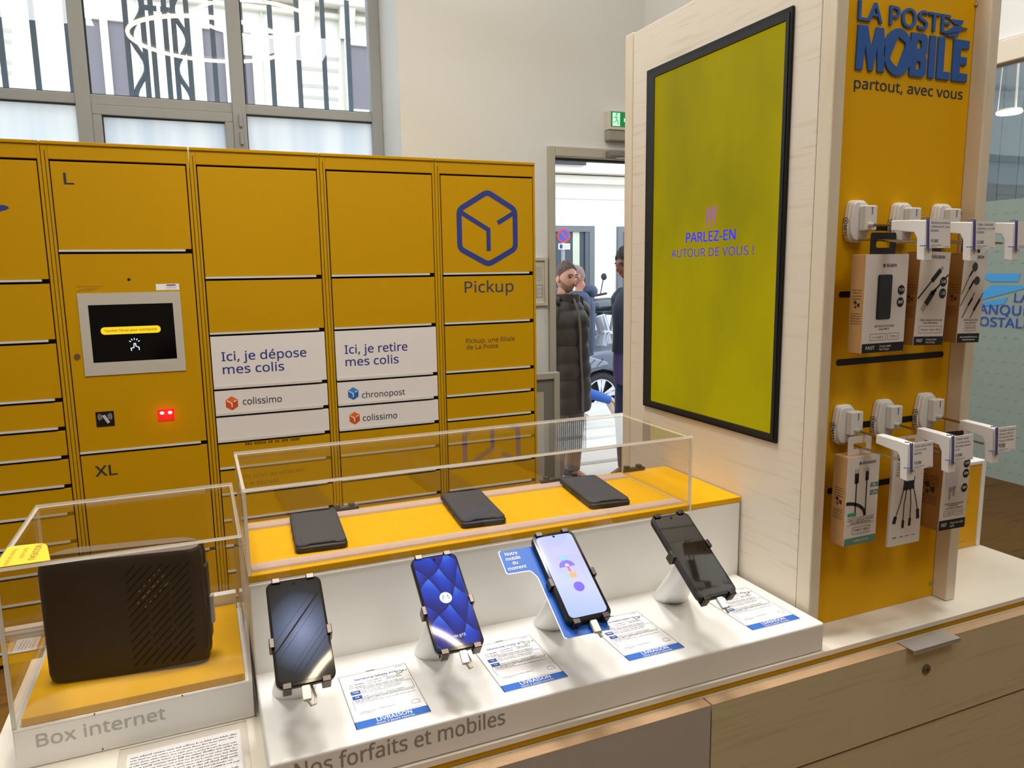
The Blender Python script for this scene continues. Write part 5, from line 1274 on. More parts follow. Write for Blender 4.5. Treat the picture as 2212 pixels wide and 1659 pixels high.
# price labels
def label_card(lab, x, y, title, p1_, p2_, score, green):
    w_, h_ = .1075, .1465; o = thing('price_label', lab, 'price label', (x+w_/2, y+h_/2, ZS1), 'price labels in front of the phones')
    part('card', bx((x, y, ZS1+.0004), (x+w_, y+h_, ZS1+.0010)), PAPER, o)
    f = XY(ZS1+.0011, x, y); bm = B(); stroke(bm, [(.0004, .0004), (.0004, h_-.0004), (w_-.0004, h_-.0004), (w_-.0004, .0004)], .0012, f, 0, .0001); rect(bm, f, .044, h_-.0005, .058, h_+.003, .0001); part('edge_line', bm, mat('label_edge', '9a9690', .6), o)
    bm = B(); rect(bm, f, 0, 0, w_, .0175, .0001); part('blue_band', bm, mat('label_blue', '2461b8', .5), o)
    bm = B(); text(bm, 'LIVRAISON', f, .031, .082, .0078, .0082, .012, t=.0004); text(bm, 'sous 2 jours ouvrés', f, .029, .084, .0012, .0042, .006, t=.0004); ink('band_text', bm, PAPER, o)
    bm = B(); text(bm, title, f, .022, .088, .126, .0052, .014, t=.0002); ink('title', bm, NAVY, o)
    bm = B()
    for i, (a, b, yy, hh) in enumerate(((.020, .034, .1135, .003), (.046, .064, .117, .0026), (.070, .092, .116, .0026), (.018, .036, .107, .0026), (.048, .064, .1105, .0026), (.068, .094, .112, .0026), (.020, .095, .1035, .0022), (.030, .092, .1000, .0022))): words(bm, f, a, b, yy, hh, .0002, i)
    words(bm, f, .089, .101, .141, .0022, .0002, 3)
    for yy in (.0910, .0765): text(bm, 'Avec un Forfait + Mobile 200Go', f, .0255, .088, yy, .0030, .008, t=.0002); words(bm, f, .0255, .085, yy-.0038, .0020, .0002, int(yy*1e4))
    words(bm, f, .012, .1025, .0695, .0024, .0002, 11); words(bm, f, .012, .045, .066, .0024, .0002, 12); words(bm, f, .012, .1025, .0622, .0018, .0002, 13); words(bm, f, .012, .065, .0375, .0018, .0002, 14); words(bm, f, .012, .032, .0340, .0018, .0002, 15)
    stroke(bm, [(.010, .0975), (.1035, .0975), (.1035, .074)], .0006, f, .0001, .0002); stroke(bm, [(.008, .074), (.1035, .074)], .0005, f, .0001, .0002); stroke(bm, [(.008, .0725), (.008, .045)], .0006, f, .0001, .0002); stroke(bm, [(.045, .0205), (.100, .0205)], .0003, f, .0001, .0002)
    for cx_ in ((.094, .040),):
        for k in range(1 if not green else 1): stroke(bm, [(cx_[0]+.006*math.cos(a), cx_[1]-.006+.0055*math.sin(a)) for a in [math.radians(-30+240*i/8) for i in range(9)]], .0006, f, .0001, .0002); stroke(bm, [(cx_[0]-.006, cx_[1]-.010), (cx_[0]+.007, cx_[1]-.010)], .0006, f, .0001, .0002)
    for px_, py_ in ((.014, .115), (.013, .108), (.042, .118), (.042, .111), (.068, .121)): stroke(bm, rr(px_-.002, py_-.002, px_+.003, py_+.002, .0008, 2), .0005, f, .0001, .0002, True)
    ink('fine_print', bm, mat('label_ink', '6a6974', .7), o)
    bm = B(); rect(bm, f, .0095, .0875, .0240, .0970, .0003); rect(bm, f, .0095, .0740, .0240, .0835, .0003); part('price_boxes', bm, mat('label_navy', '22489a', .5), o)
    bm = B(); text(bm, p1_, f, .0115, .0220, .0902, .0042, .01, t=.0006, align='c'); text(bm, p2_, f, .0115, .0220, .0767, .0042, .01, t=.0006, align='c'); ink('prices', bm, PAPER, o)
    bm = B(); stroke(bm, rr(.088, .1215, .0965, .1275, .001, 2), .0013, f, .0001, .0003, True); ink('score_box', bm, mat('score_'+green, green, .5), o)
    bm = B(); text(bm, score, f, .0975, .1050, .1245, .0034, .01, t=.0003); ink('score', bm, DARK, o)
label_card('price label on the step below the leftmost smartphone', .1620, .9620, 'Samsung Galaxy A16', '70€', '1€', '8,2', '2f8f4e')
label_card('price label on the step to the right of the blue wave smartphone', .3850, .9638, 'Motorola moto g15', '1€', '1€', '7,8', '86a83c')
label_card('price label on the step to the right of the blue card', .6040, .9640, 'Xiaomi Redmi Note 14', '99€', '1€', '8,1', '4a4a4e')
label_card('price label partly under the switched-off smartphone', .8545, .9640, 'Xiaomi Redmi A5', '30€', '30€', '8,1', '4a4a4e')
# ================================================================ wooden display tower
PY = 1.014; TX0, TX1 = 1.0, 1.397; TYB = 1.640; ZT = 2.035
tw = thing('display_tower', 'birch display tower on the counter with yellow accessory panel', 'display tower', (1.2, 1.3, ZK))
part('side_panel', bx((TX0, PY+.002, ZK+.0005), (TX0+.02, 1.604, ZT)), BIRCH, tw, bevel=.001)
part('back_post', bx((TX0-.001, 1.606, .0), (TX0+.025, TYB, ZT+.003)), EDGE, tw, bevel=.002)
part('front_post', bx((TX0-.0005, .982, ZK+.0005), (TX0+.0245, PY+.001, ZT+.12)), EDGE, tw, bevel=.0025)
rx0, rx1 = 1.3685, 1.3945
part('front_post', bx((rx0, .982, ZK+.0005), (rx1, PY+.002, ZT+.12)), EDGE, tw, bevel=.0025)
part('side_panel', bx((TX1-.024, PY+.003, ZK+.0005), (TX1-.004, 1.604, ZT)), BIRCH, tw, bevel=.001)
part('back_panel', bx((TX0+.021, 1.585, ZK+.0005), (TX1-.025, 1.603, ZT)), BIRCH, tw)
part('top_panel', bx((TX0+.021, PY+.03, ZT-.02), (TX1-.025, 1.584, ZT)), BIRCH, tw)
yp = part('yellow_panel', bx((TX0+.025, PY, ZK+.0006), (rx0-.0008, PY+.008, ZT+.1)), YDK, tw)
f = XZ(PY)
SLOT = mat('slot_black', '0b0a09', .6)
def slot(xa, xb, z, h=.012, par=yp):
    bm = B(); flat(bm, rr(xa, z-h/2, xb, z+h/2, h/2-.0005), f, .0005); return part('slot', bm, SLOT, par)
slot(1.069, 1.350, 1.3085); slot(1.067, 1.350, 1.4325, .011); slot(1.069, 1.352, 1.186); slot(1.063, 1.346, 1.066); slot(1.073, 1.352, 1.552)
for px, py in ((2107, 12), (2009, 1260), (2074, 461)):
    p = onY(px, py, PY); bm = B(); ell(bm, (p.x, PY-.001, p.z), (.0034, .003, .0034), 12, 8); part('screw', bm, CHROME, yp, smooth=True)
SGN = mat('raised_blue', '265aa6', .55)
bm = B(); text(bm, 'LA POSTE', f, 1.076, 1.3005, 1.8995, .0305, .012, th=.0038, t=.0); part('raised_lettering', bm, SGN, yp)
bm = B(); cL = lambda x, y: (lambda p: (p.x, p.z))(onY(1750+x/4.74, y/4.74, PY-.006))
for q in ([(1440, 186), (1590, 205), (1580, 240), (1540, 255), (1500, 240)], [(1385, 345), (1490, 262), (1540, 262), (1635, 290), (1580, 305), (1540, 318)], [(1400, 360), (1545, 325), (1530, 362), (1490, 377)]):
    prism(bm, [cL(*p) for p in q], f, 0, .0030+.0004*len(bm.verts)/10)
part('raised_bird_mark', bm, SGN, yp)
# MOBILE in heavy condensed capitals, the O cut by a leaning phone outline
mb = lambda xa, s: [(1.0755+xa+x*1, 1.8185+y) for x, y in s]
Hc = .0735
def cap(pts): 
    bm = B(); prism(bm, pts, f, 0, .0038); part('raised_letter', bm, SGN, yp, bevel=.0008)
x = 1.0760; Z0_ = 1.8185
def poly(x0, w_, pts): cap([(x0+a*w_, Z0_+b*Hc) for a, b in pts])
poly(1.0760, .067, [(0, 0), (.24, 0), (.30, .55), (.44, .0), (.60, .0), (.72, .55), (.76, 0), (1, 0), (.99, .62), (.92, 1), (.66, 1), (.52, .50), (.36, 1), (.02, 1)])
bm = B(); cx_, cz_ = 1.1745, Z0_+Hc*.50; no = 24
outer = [(cx_+.035*math.cos(a), cz_+.0400*math.sin(a)) for a in [2*math.pi*i/no for i in range(no)]]
ang = [2*math.pi*i/no for i in range(no)]
def onpar(a):                                              # leaning rounded phone opening
    qd = [V((-.0025, .0330, 0)), V((-.0255, -.0165, 0)), V((.0010, -.0335, 0)), V((.0245, .0200, 0))]; d = V((math.cos(a), math.sin(a), 0)); best = None
    for p, q in zip(qd, qd[1:]+qd[:1]):
        e = q-p; den = d.x*e.y-d.y*e.x
        if abs(den) < 1e-9: continue
        t_ = (p.x*e.y-p.y*e.x)/den; s_ = (p.x*d.y-p.y*d.x)/den
        if t_ > 0 and -1e-6 <= s_ <= 1+1e-6: best = t_ if best is None else min(best, t_)
    return (cx_+d.x*(best or .01)*.80, cz_+d.y*(best or .01)*.80)
ringf(bm, outer, [onpar(a) for a in ang], f, 0, .0038); part('raised_letter', bm, SGN, yp)
bm = B(); prism(bm, [(1.2050, Z0_), (1.2200, Z0_), (1.2200, Z0_+Hc), (1.2050, Z0_+Hc)], f, 0, .0037)
for za, zb_ in ((0, .52), (.48, 1)):
    oo = rr(1.2100, Z0_+za*Hc, 1.2460, Z0_+zb_*Hc, .010, 4); ii = rr(1.2195, Z0_+za*Hc+.0120, 1.2310, Z0_+zb_*Hc-.0120, .0030, 4); ringf(bm, oo, ii, f, 0, .0038 if za else .0039)
part('raised_letter', bm, SGN, yp)
cap([(1.2520, Z0_), (1.2680, Z0_), (1.2680, Z0_+Hc), (1.2520, Z0_+Hc)])
poly(1.2740, .034, [(0, 0), (1, 0), (1, .20), (.50, .20), (.50, 1), (0, 1)])
poly(1.3140, .041, [(0, 0), (1, 0), (1, .21), (.48, .21), (.48, .40), (.9, .40), (.9, .60), (.48, .60), (.48, .79), (1, .79), (1, 1), (0, 1)])
bm = B(); text(bm, 'partout, avec vous', f, 1.0775, 1.350, 1.7885, .0175, .012, t=.0006); ink('lettering', bm, mat('panel_ink', '23344f', .5), yp)

# portrait screen on the side of the tower
SY0, SY1, SZ0, SZ1 = 1.078, 1.538, 1.151, 1.934
scn = thing('advertising_screen', 'tall black framed screen glowing olive yellow on the tower side', 'screen', (.99, (SY0+SY1)/2, SZ0))
g = YZ(TX0); o_ = [(-SY1, SZ0), (-SY0, SZ0), (-SY0, SZ1), (-SY1, SZ1)]; i_ = [(-SY1+.031, SZ0+.019), (-SY0-.014, SZ0+.019), (-SY0-.014, SZ1-.024), (-SY1+.031, SZ1-.024)]
i_ = [(-1.508, 1.167), (-1.092, 1.167), (-1.092, 1.913), (-1.508, 1.913)]
bm = B(); ringf(bm, o_, i_, g, .0003, .006); part('bezel', bm, mat('screen_bezel_black', '0a0a0b', .5, spec=.3), scn, bevel=.0015)
bm = B(); o2 = [(-1.528, 1.157), (-1.084, 1.157), (-1.084, 1.925), (-1.528, 1.925)]; ringf(bm, o2, [(a*1+(.006 if a < -1.3 else -.0), b) for a, b in i_], g, .006, .0075); part('inner_bezel', bm, mat('bezel_grey_line', '1d1d20', .5, spec=.3), scn)
part('display', bx((TX0-.003, 1.0925, 1.1675), (TX0-.001, 1.5075, 1.9125)), pattern('screen_olive', lambda x, y, z: noise_e(3.2, (1, 1.6, .9), 3)*.45+(1.55-(y+.2))*.0+((z*1.1)*.0)+.25, [(.3, '6c6404'), (.5, '8a7c00'), (.8, '968600')], .5, emit=1.08, spec=.05), scn)
g2 = YZ(TX0-.0032)
BI = emat('screen_blue', '2222e0', 1); VI = emat('screen_violet', '8f4aa6', 1)
bm = B(); text(bm, 'PARLEZ-EN', g2, -1.3765, -1.214, 1.5385, .0205, .018, t=.0004); ink('headline', bm, BI, scn)
bm = B(); text(bm, 'AUTOUR DE VOUS !', g2, -1.431, -1.159, 1.5075, .0175, .0, t=.0004); ink('headline', bm, emat('screen_indigo', '3a26c0', 1), scn)
bm = B()
for x_, dz in ((-1.306, 0), (-1.293, .003), (-1.281, .004)): prism(bm, [(x_-.0025, 1.574+dz), (x_+.0025, 1.574+dz), (x_+.006, 1.605+dz), (x_+.000, 1.605+dz)], g2, .0003, .0005); prism(bm, [(x_-.0025, 1.566+dz), (x_+.002, 1.566+dz), (x_+.0025, 1.570+dz), (x_-.002, 1.570+dz)], g2, .0003, .0005)
ink('exclamation_marks', bm, VI, scn)

# security hooks
HKW = mat('hook_white', 'e4e1dd', .4); ROD = mat('gold_rod', 'a98a58', .28, .9); WIRE = mat('blue_clip', '5a5b96', .5)
hooks = []
def hook(label, x, z, lines, price, tagdx=0, droop=0):
    o = thing('security_hook', label, 'display hook', (x, PY, z), 'security hooks on the yellow panel'); fh = XZ(PY, x, z)
    sh_p = [(-.019, .030), (-.012, .036), (.012, .036), (.019, .030), (.025, -.004), (.024, -.022), (.017, -.034), (.009, -.038), (-.009, -.038), (-.017, -.034), (-.024, -.022), (-.025, -.004)]
    bm = B(); prism(bm, sh_p, fh, .0003, .012); prism(bm, [(a*.9, b*.92) for a, b in sh_p], fh, .011, .017); bs = part('base', bm, HKW, o, bevel=.002, smooth=True)
    bm = B(); prism(bm, rr(-.004, -.018, .024, .026, .003, 3), fh, .017, .031); bt = part('lock_housing', bm, HKW, o, bevel=.002, smooth=True)
    bm = B(); flat(bm, rr(.010, .010, .0125, .020, .001, 2), fh, .0314); flat(bm, circ(.011, .021, .002, 8), fh, .0314); ink('key_mark', bm, mat('key_grey', '8b8886', .5), bt)
    fs = YZ(x-.0252); gq = Fr((x-.0245, PY-.008, z-.004), (0, 0, -1), (0, -1, 0))
    bm = B(); text(bm, 'MTI', gq, .004, .022, -.004, .007, .01, t=.0008); stroke(bm, circ(-.004, -.0005, .0055, 16), .001, gq, .0006, .0009, True); stroke(bm, [(-.006, -.002), (-.004, .002), (-.004, -.003), (-.002, .001)], .0009, gq, .0006, .0009); ink('maker_mark', bm, DARK, bs)
    d = -droop
    bm = B(); tube(bm, [(x+.008, PY-.03, z-.008), (x+.008, PY-.096, z-.012+d*.7)], .0023, 10); part('upper_rod', bm, ROD, o, smooth=True)
    bm = B(); tube(bm, [(x+.006, PY-.03, z-.008), (x+.008, PY-.04, z-.0085)], .0042, 10); part('rod_collar', bm, mat('clear_collar', 'c9c4ba', .3), o, smooth=True)
    bm = B(); tube(bm, [(x-.002, PY-.011, z-.032), (x+.004, PY-.127, z-.041+d)], .0021, 10); part('lower_rod', bm, mat('steel_rod', 'b8a98c', .2, 1), o, smooth=True)
    fy = Fr((x-.004, PY, z), (0, -1, 0), (0, 0, 1)); w_ = .018
    bm = B(); prism(bm, [(.084, -.020+d*.7), (.084, -.004+d*.7), (.128, -.006+d), (.149, -.008+d), (.151, -.072+d), (.137, -.070+d), (.135, -.036+d), (.129, -.026+d)], fy, -w_, 0); hd = part('holder', bm, HKW, o, bevel=.0012)
    bm = B(); flat(bm, rr(.004, -.060, .006, -.050, .0008, 2), Fr((x-.0, PY-.1512, z+d), (1, 0, 0), (0, 0, 1)), .0); ink('key_mark', bm, mat('key_grey'), hd)
    ft = XZ(PY-.1535, x-.006+tagdx, z+d)
    bm = B(); prism(bm, [(0, -.052), (.056, -.052), (.052, -.006), (-.003, -.006)], ft, 0, .0010); tg = part('price_tag', bm, PAPER, o)
    bm = B()
    for i, s in enumerate(lines): text(bm, s, ft, .0085, .0085+min(.043, .0029*len(s)), -.0135-.0062*i, .0034, .0, t=.0014)
    text(bm, price, ft, .0095, .0270, -.043, .0052, .008, t=.0014); words(bm, ft, .0095, .036, -.0475, .0012, .0014, 3); words(bm, ft, .0105, .026, -.0503, .0012, .0014, 4); words(bm, ft, .042, .053, -.0503, .0010, .0014, 5)
    ink('print', bm, mat('tag_ink', '4a4858', .6), tg)
    bm = B()
    for dx_ in (.0, .004): tube(bm, [(x-.006+tagdx+dx_-.003, PY-.1552, z+d-.004), (x-.006+tagdx+dx_+.001, PY-.1556, z+d-.054)], .0011, 6)
    tube(bm, [(x-.009+tagdx, PY-.154, z+d-.003), (x-.012+tagdx, PY-.147, z+d-.004)], .001, 6); tube(bm, [(x-.005+tagdx, PY-.1552, z+d-.048), (x-.011+tagdx, PY-.147, z+d-.048)], .001, 6)
    part('tag_clip', bm, WIRE, o, smooth=True)
    return o
hook('upper left security hook with price tag holding the power bank box', 1.092, 1.562, ['Batterie externe', '10000mAh PC noire', 'BIGBEN'], '19,90€')
hook('upper middle security hook with price tag holding the cable box', 1.201, 1.560, ['Câble USB/USB', 'Lightning 1,2 m noir', 'BIGBEN'], '12,90€')
hook('upper right security hook whose tag reaches the right picture edge', 1.306, 1.560, [], '')
hook('lower left security hook with price tag holding the green striped cable box', 1.087, 1.194, ['Câble USB A/USB C', '1,2 m noir', 'BIGBEN'], '10,90€', .002)
hook('lower middle security hook with price tag holding the thin octopus cable card', 1.187, 1.196, ['Câble multi', 'connectiques', 'Biodégradable', 'noir'], '9,90€', .002)
hook('lower right security hook with price tag holding the charger box', 1.299, 1.200, ['Double chargeur', 'maison USB A+C', 'PD 20W QC 45W', 'Power Delivery', 'BIGBEN'], '19,90€', .002)

# hanging packages
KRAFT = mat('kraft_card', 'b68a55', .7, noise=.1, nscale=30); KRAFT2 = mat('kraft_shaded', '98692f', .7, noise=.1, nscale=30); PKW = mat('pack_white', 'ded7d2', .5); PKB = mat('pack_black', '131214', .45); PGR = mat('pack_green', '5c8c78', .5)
def package(label, quad, yf, depth, tab=None, side=KRAFT, rot=0):
    xs = [onY(*p, yf).x for p in quad]; zs = [onY(*p, yf).z for p in quad]
    x0, x1 = (xs[0]+xs[3])/2, (xs[1]+xs[2])/2; z0, z1 = (zs[2]+zs[3])/2, (zs[0]+zs[1])/2; w_, h_ = x1-x0, z1-z0
    M = T((x0, yf, z0)) @ Matrix.Rotation(math.radians(rot), 4, 'Y'); o = thing('package', label, 'package', M=M, group='accessory packages on the security hooks')
    part('carton', bx((0, .0006, 0), (w_, depth, h_)), side, o, local=True, bevel=.0006)
    part('front_sheet', bx((.0005, 0, .0005), (w_, .0007, h_)), PKW, o, local=True, label='white printed front')
    if tab:
        f_ = Fr((0, .012, 0), (1, 0, 0), (0, 0, 1)); bm = B(); c = w_/2; tw_, th_ = tab[0], tab[1]
        oo = rr(c-tw_/2, h_-.002, c+tw_/2, h_+th_, .004, 4); ii = rr(c-tw_*.28, h_+th_*.30, c+tw_*.28, h_+th_*.62, .0028, 4); ringf(bm, oo, ii, f_, 0, .001); part('hang_tab', bm, tab[2], o, local=True)
    fr_ = Fr((0, -.0002, 0), (1, 0, 0), (0, 0, 1)); fsd = Fr((-.0002, depth, 0), (0, -1, 0), (0, 0, 1))
    return o, w_, h_, fr_, fsd
def side_print(o, fsd, depth, h_):
    bm = B()
    for k in range(4): words(bm, fsd, depth*.2, depth*.85, h_*(.64-.03*k), .0016, .0002, k)
    for k in range(5): words(bm, fsd, depth*.15, depth*.85, h_*(.40-.025*k), .0016, .0002, 9+k)
    c = depth*.5; s = depth*.26; flat(bm, [(c-s, h_*.5+s*.5), (c-s*.2, h_*.5+s*.9), (c+s*.1, h_*.5+s*.2), (c-s*.4, h_*.5-s*.1)], fsd, .0002); flat(bm, [(c+s*.1, h_*.5+s*.1), (c+s*.9, h_*.5+s*.3), (c+s*.8, h_*.5-s*.7), (c+s*.2, h_*.5-s*.5)], fsd, .0002); flat(bm, [(c-s*.5, h_*.5-s*.3), (c, h_*.5-s*.4), (c-s*.1, h_*.5-s), (c-s*.5, h_*.5-s*.8)], fsd, .0002)
    ink('side_print', bm, mat('kraft_ink', '3c2612', .7), o, local=True)
def band_(o, fr_, w_, h, m, s1=None, s2=None):
    bm = B(); rect(bm, fr_, .0008, .0006, w_-.0003, h, .0003); b_ = part('bottom_band', bm, m, o, local=True)
    bm = B()
    if s1: text(bm, s1, fr_, w_*.10, w_*.30, h*.38, h*.34, .012, t=.0005)
    if s2:
        for k, s in enumerate(s2): text(bm, s, fr_, w_*.42, w_*.42+min(w_*.5, len(s)*.0021), h*(.56-.32*k), h*.2, 0, t=.0005)
    if len(bm.verts): ink('band_text', bm, PAPER, b_, local=True)
def brand(o, fr_, x0, x1, y, h):
    bm = B(); text(bm, 'BIGBEN', fr_, x0+h*1.6, x1, y, h, .012, t=.0004); stroke(bm, circ(x0+h*.5, y+h*.5, h*.45, 14), h*.22, fr_, .0002, .0004, True); rect(bm, fr_, x0+h*.3, y+h*.4, x0+h, y+h*.6, .0004); ink('brand_mark', bm, DARK, o, local=True)
def dots(o, fr_, items, m=None):
    bm = B(); bt = B()
    for x, y, r, s in items: flat(bm, circ(x, y, r, 20), fr_, .0003); text(bt, s, fr_, x-r*.7, x+r*.7, y-r*.25, r*.6, .012, t=.0005)
    d = part('badges', bm, m or PKB, o, local=True); ink('badge_text', bt, PAPER, d, local=True)
q3 = lambda x, y: (1780+x/4.148, 400+y/4.148); q4 = lambda x, y: (1760+x/4.148, 820+y/4.148)
# power bank
o, w_, h_, fr_, fsd = package('white and brown power bank box hanging on the upper left hook', [q3(380, 620), q3(765, 615), q3(705, 1480), q3(330, 1515)], .945, .030, (.060, .037, PKB))
side_print(o, fsd, .030, h_); brand(o, fr_, w_*.40, w_*.71, h_*.872, .0052); band_(o, fr_, w_, h_*.098, PKB, 'FAST', ['Charge rapide', 'Fast charge'])
bm = B(); prism(bm, rr(w_*.295, h_*.34, w_*.635, h_*.795, .004), fr_, .0001, .0004); pb = part('power_bank_picture', bm, mat('picture_slate', '2b3138', .5), o, local=True)
bm = B(); stroke(bm, [(w_*.325, h_*.35), (w_*.325, h_*.785)], w_*.05, fr_, .0004, .0006); part('picture_edge', bm, mat('picture_dark', '15181c', .5), pb, local=True)
dots(o, fr_, [(w_*.86, h_*.635, .0085, '10'), (w_*.855, h_*.51, .0085, 'SMART')])
bm = B(); text(bm, 'BATTERIE DE SECOURS', fr_, w_*.28, w_*.74, h_*.262, .0036, .006, t=.0004); words(bm, fr_, w_*.38, w_*.63, h_*.236, .0024, .0004, 2); text(bm, '2 x USB-A', fr_, w_*.24, w_*.50, h_*.150, .0036, 0, t=.0004); text(bm, 'TYPE-C', fr_, w_*.66, w_*.84, h_*.150, .0036, 0, t=.0004); stroke(bm, rr(w_*.18, h_*.130, w_*.56, h_*.195, .001, 2), .0004, fr_, .0002, .0004, True); stroke(bm, rr(w_*.60, h_*.130, w_*.87, h_*.195, .001, 2), .0004, fr_, .0002, .0004, True); ink('print', bm, mat('pack_ink', '4a4644', .6), o, local=True)
# cable
def cable_art(o, fr_, strokes):
    bm = B()
    for pts, wd in strokes: stroke(bm, pts, wd, fr_, .0002, .0005)
    ink('cable_picture', bm, mat('picture_black', '1b1a1c', .5), o, local=True)
o, w_, h_, fr_, fsd = package('white and brown charging cable box hanging on the upper middle hook', [q3(860, 590), q3(1130, 585), q3(1045, 1415), q3(785, 1440)], .945, .028, (.05, .03, PKB), KRAFT2, 2.2)
side_print(o, fsd, .028, h_); brand(o, fr_, w_*.30, w_*.80, h_*.930, .0052); band_(o, fr_, w_, h_*.095, PKB, 'FAST', ['Charge rapide', 'Fast charge'])
X_ = lambda *q: [(a*w_, b*h_) for a, b in q]
cable_art(o, fr_, [(X_((.02, .50), (.46, .705)), .0028), (X_((.44, .69), (.70, .81)), .0088), (X_((.98, .76), (.45, .545)), .0030), (X_((.52, .575), (.30, .44)), .0105), (X_((.60, .60), (.50, .565)), .006)])
bm = B(); stroke(bm, X_((.30, .44), (.20, .38)), .009, fr_, .0002, .0005); stroke(bm, X_((.71, .815), (.78, .84)), .006, fr_, .0002, .0005); ink('plug_picture', bm, mat('plug_grey', 'a7a29c', .4), o, local=True)
dots(o, fr_, [(w_*.83, h_*.685, .0088, '2.4A'), (w_*.84, h_*.56, .0090, '1.20')])
bm = B(); text(bm, 'CÂBLE CHARGE & SYNCHRO', fr_, w_*.16, w_*.92, h_*.262, .0034, .004, t=.0004); words(bm, fr_, w_*.28, w_*.78, h_*.236, .0024, .0004, 2); text(bm, 'iPhone - iPad - iPod', fr_, w_*.22, w_*.86, h_*.158, .0034, 0, t=.0004); stroke(bm, rr(w_*.14, h_*.135, w_*.92, h_*.208, .001, 2), .0004, fr_, .0002, .0004, True); ink('print', bm, mat('pack_ink'), o, local=True)
# earphones
o, w_, h_, fr_, fsd = package('white and brown earphone box hanging on the upper right hook', [q3(1230, 600), q3(1440, 600), q3(1390, 1395), q3(1195, 1415)], .945, .028, (.05, .03, PKB), KRAFT2, 2.0)
side_print(o, fsd, .028, h_); brand(o, fr_, w_*.25, w_*.85, h_*.940, .0052); band_(o, fr_, w_, h_*.105, PKB, None, None)
bm = B(); words(bm, fr_, w_*.12, w_*.92, h_*.058, .0026, .0006, 5); words(bm, fr_, w_*.25, w_*.8, h_*.028, .0022, .0006, 6); ink('band_text', bm, PAPER, o, local=True)
cable_art(o, fr_, [(X_((.02, .54), (.38, .80)), .0012), (X_((.30, .74), (.42, .80)), .003), (X_((.02, .41), (.34, .60), (.50, .70)), .0014), (X_((.34, .60), (.52, .70)), .0038), (X_((.14, .28), (.60, .56)), .0014), (X_((.36, .42), (.52, .50)), .0042), (X_((.50, .28), (.98, .56)), .0014), (X_((.62, .36), (.86, .49)), .0048)])
bm = B(); flat(bm, circ(w_*.50, h_*.845, w_*.12, 18, h_*.05), fr_, .0006); flat(bm, circ(w_*.64, h_*.695, w_*.13, 18, h_*.047), fr_, .0006); ink('earbud_picture', bm, mat('earbud_grey', '3a403c', .4), o, local=True)
bm = B(); text(bm, 'ECOUTEURS BOUTON', fr_, w_*.24, w_*.86, h_*.245, .0034, .004, t=.0004); words(bm, fr_, w_*.3, w_*.8, h_*.218, .0022, .0004, 2); text(bm, 'JACK 3,5', fr_, w_*.36, w_*.74, h_*.158, .0036, .004, t=.0004); stroke(bm, rr(w_*.30, h_*.135, w_*.80, h_*.195, .001, 2), .0004, fr_, .0002, .0004, True); ink('print', bm, mat('pack_ink'), o, local=True)
# green striped cable
o, w_, h_, fr_, fsd = package('white cable box with green band hanging on the lower left hook', [q4(305, 690), q4(590, 670), q4(535, 1450), q4(250, 1495)], .955, .032, (.056, .034, PKW))
side_print(o, fsd, .032, h_); brand(o, fr_, w_*.36, w_*.86, h_*.905, .0050); band_(o, fr_, w_, h_*.085, PGR, None, None)
bm = B(); text(bm, 'CHARGE RAPIDE', fr_, w_*.30, w_*.76, h_*.036, .0036, .006, t=.0006); ink('band_text', bm, PAPER, o, local=True)
cable_art(o, fr_, [(X_((.30, .33), (.30, .76)), .0024), (X_((.30, .70), (.30, .81)), .0095), (X_((.62, .33), (.62, .75)), .0022), (X_((.62, .72), (.62, .82)), .0075), ([(w_*(-.0+.60*math.sin(a)+.005), h_*(.33+.155*math.cos(a))) for a in [math.radians(1+92*i/10) for i in range(11)]], .0060)])
bm = B(); rect(bm, fr_, w_*.235, h_*.815, w_*.365, h_*.86, .0004); rect(bm, fr_, w_*.56, h_*.825, w_*.68, h_*.86, .0004); ink('plug_picture', bm, mat('plug_pale', 'b9b2ad', .4), o, local=True)
bm = B(); rect(bm, fr_, w_*.74, h_*.635, w_, h_*.685, .0004); rect(bm, fr_, w_*.74, h_*.545, w_, h_*.60, .0004); bg = part('green_labels', bm, PGR, o, local=True)
bm = B(); text(bm, '3A', fr_, w_*.80, w_*.90, h_*.648, .0042, .01, t=.0007); text(bm, '1,20m', fr_, w_*.77, w_*.96, h_*.560, .0042, .01, t=.0007); ink('label_text', bm, PAPER, bg, local=True)
bm = B(); flat(bm, rr(w_*.07, h_*.335, w_*.34, h_*.372, .002, 3), fr_, .0007); ink('green_logo', bm, mat('logo_teal', '3a9a7a', .5), o, local=True)
bm = B(); text(bm, 'CÂBLE CHARGE & SYNCHRO', fr_, w_*.10, w_*.90, h_*.272, .0036, .004, t=.0004); words(bm, fr_, w_*.18, w_*.82, h_*.248, .0026, .0004, 2); stroke(bm, [(w_*.08, h_*.235), (w_*.92, h_*.235)], .0004, fr_, .0002, .0004); stroke(bm, [(w_*.08, h_*.310), (w_*.92, h_*.310)], .0004, fr_, .0002, .0004); text(bm, 'TYPE-C', fr_, w_*.30, w_*.55, h_*.152, .0042, .004, t=.0004); stroke(bm, rr(w_*.60, h_*.155, w_*.74, h_*.172, .0014, 3), .0006, fr_, .0002, .0004, True); stroke(bm, rr(w_*.25, h_*.125, w_*.79, h_*.20, .001, 2), .0005, fr_, .0002, .0004, True); ink('print', bm, mat('pack_ink'), o, local=True)
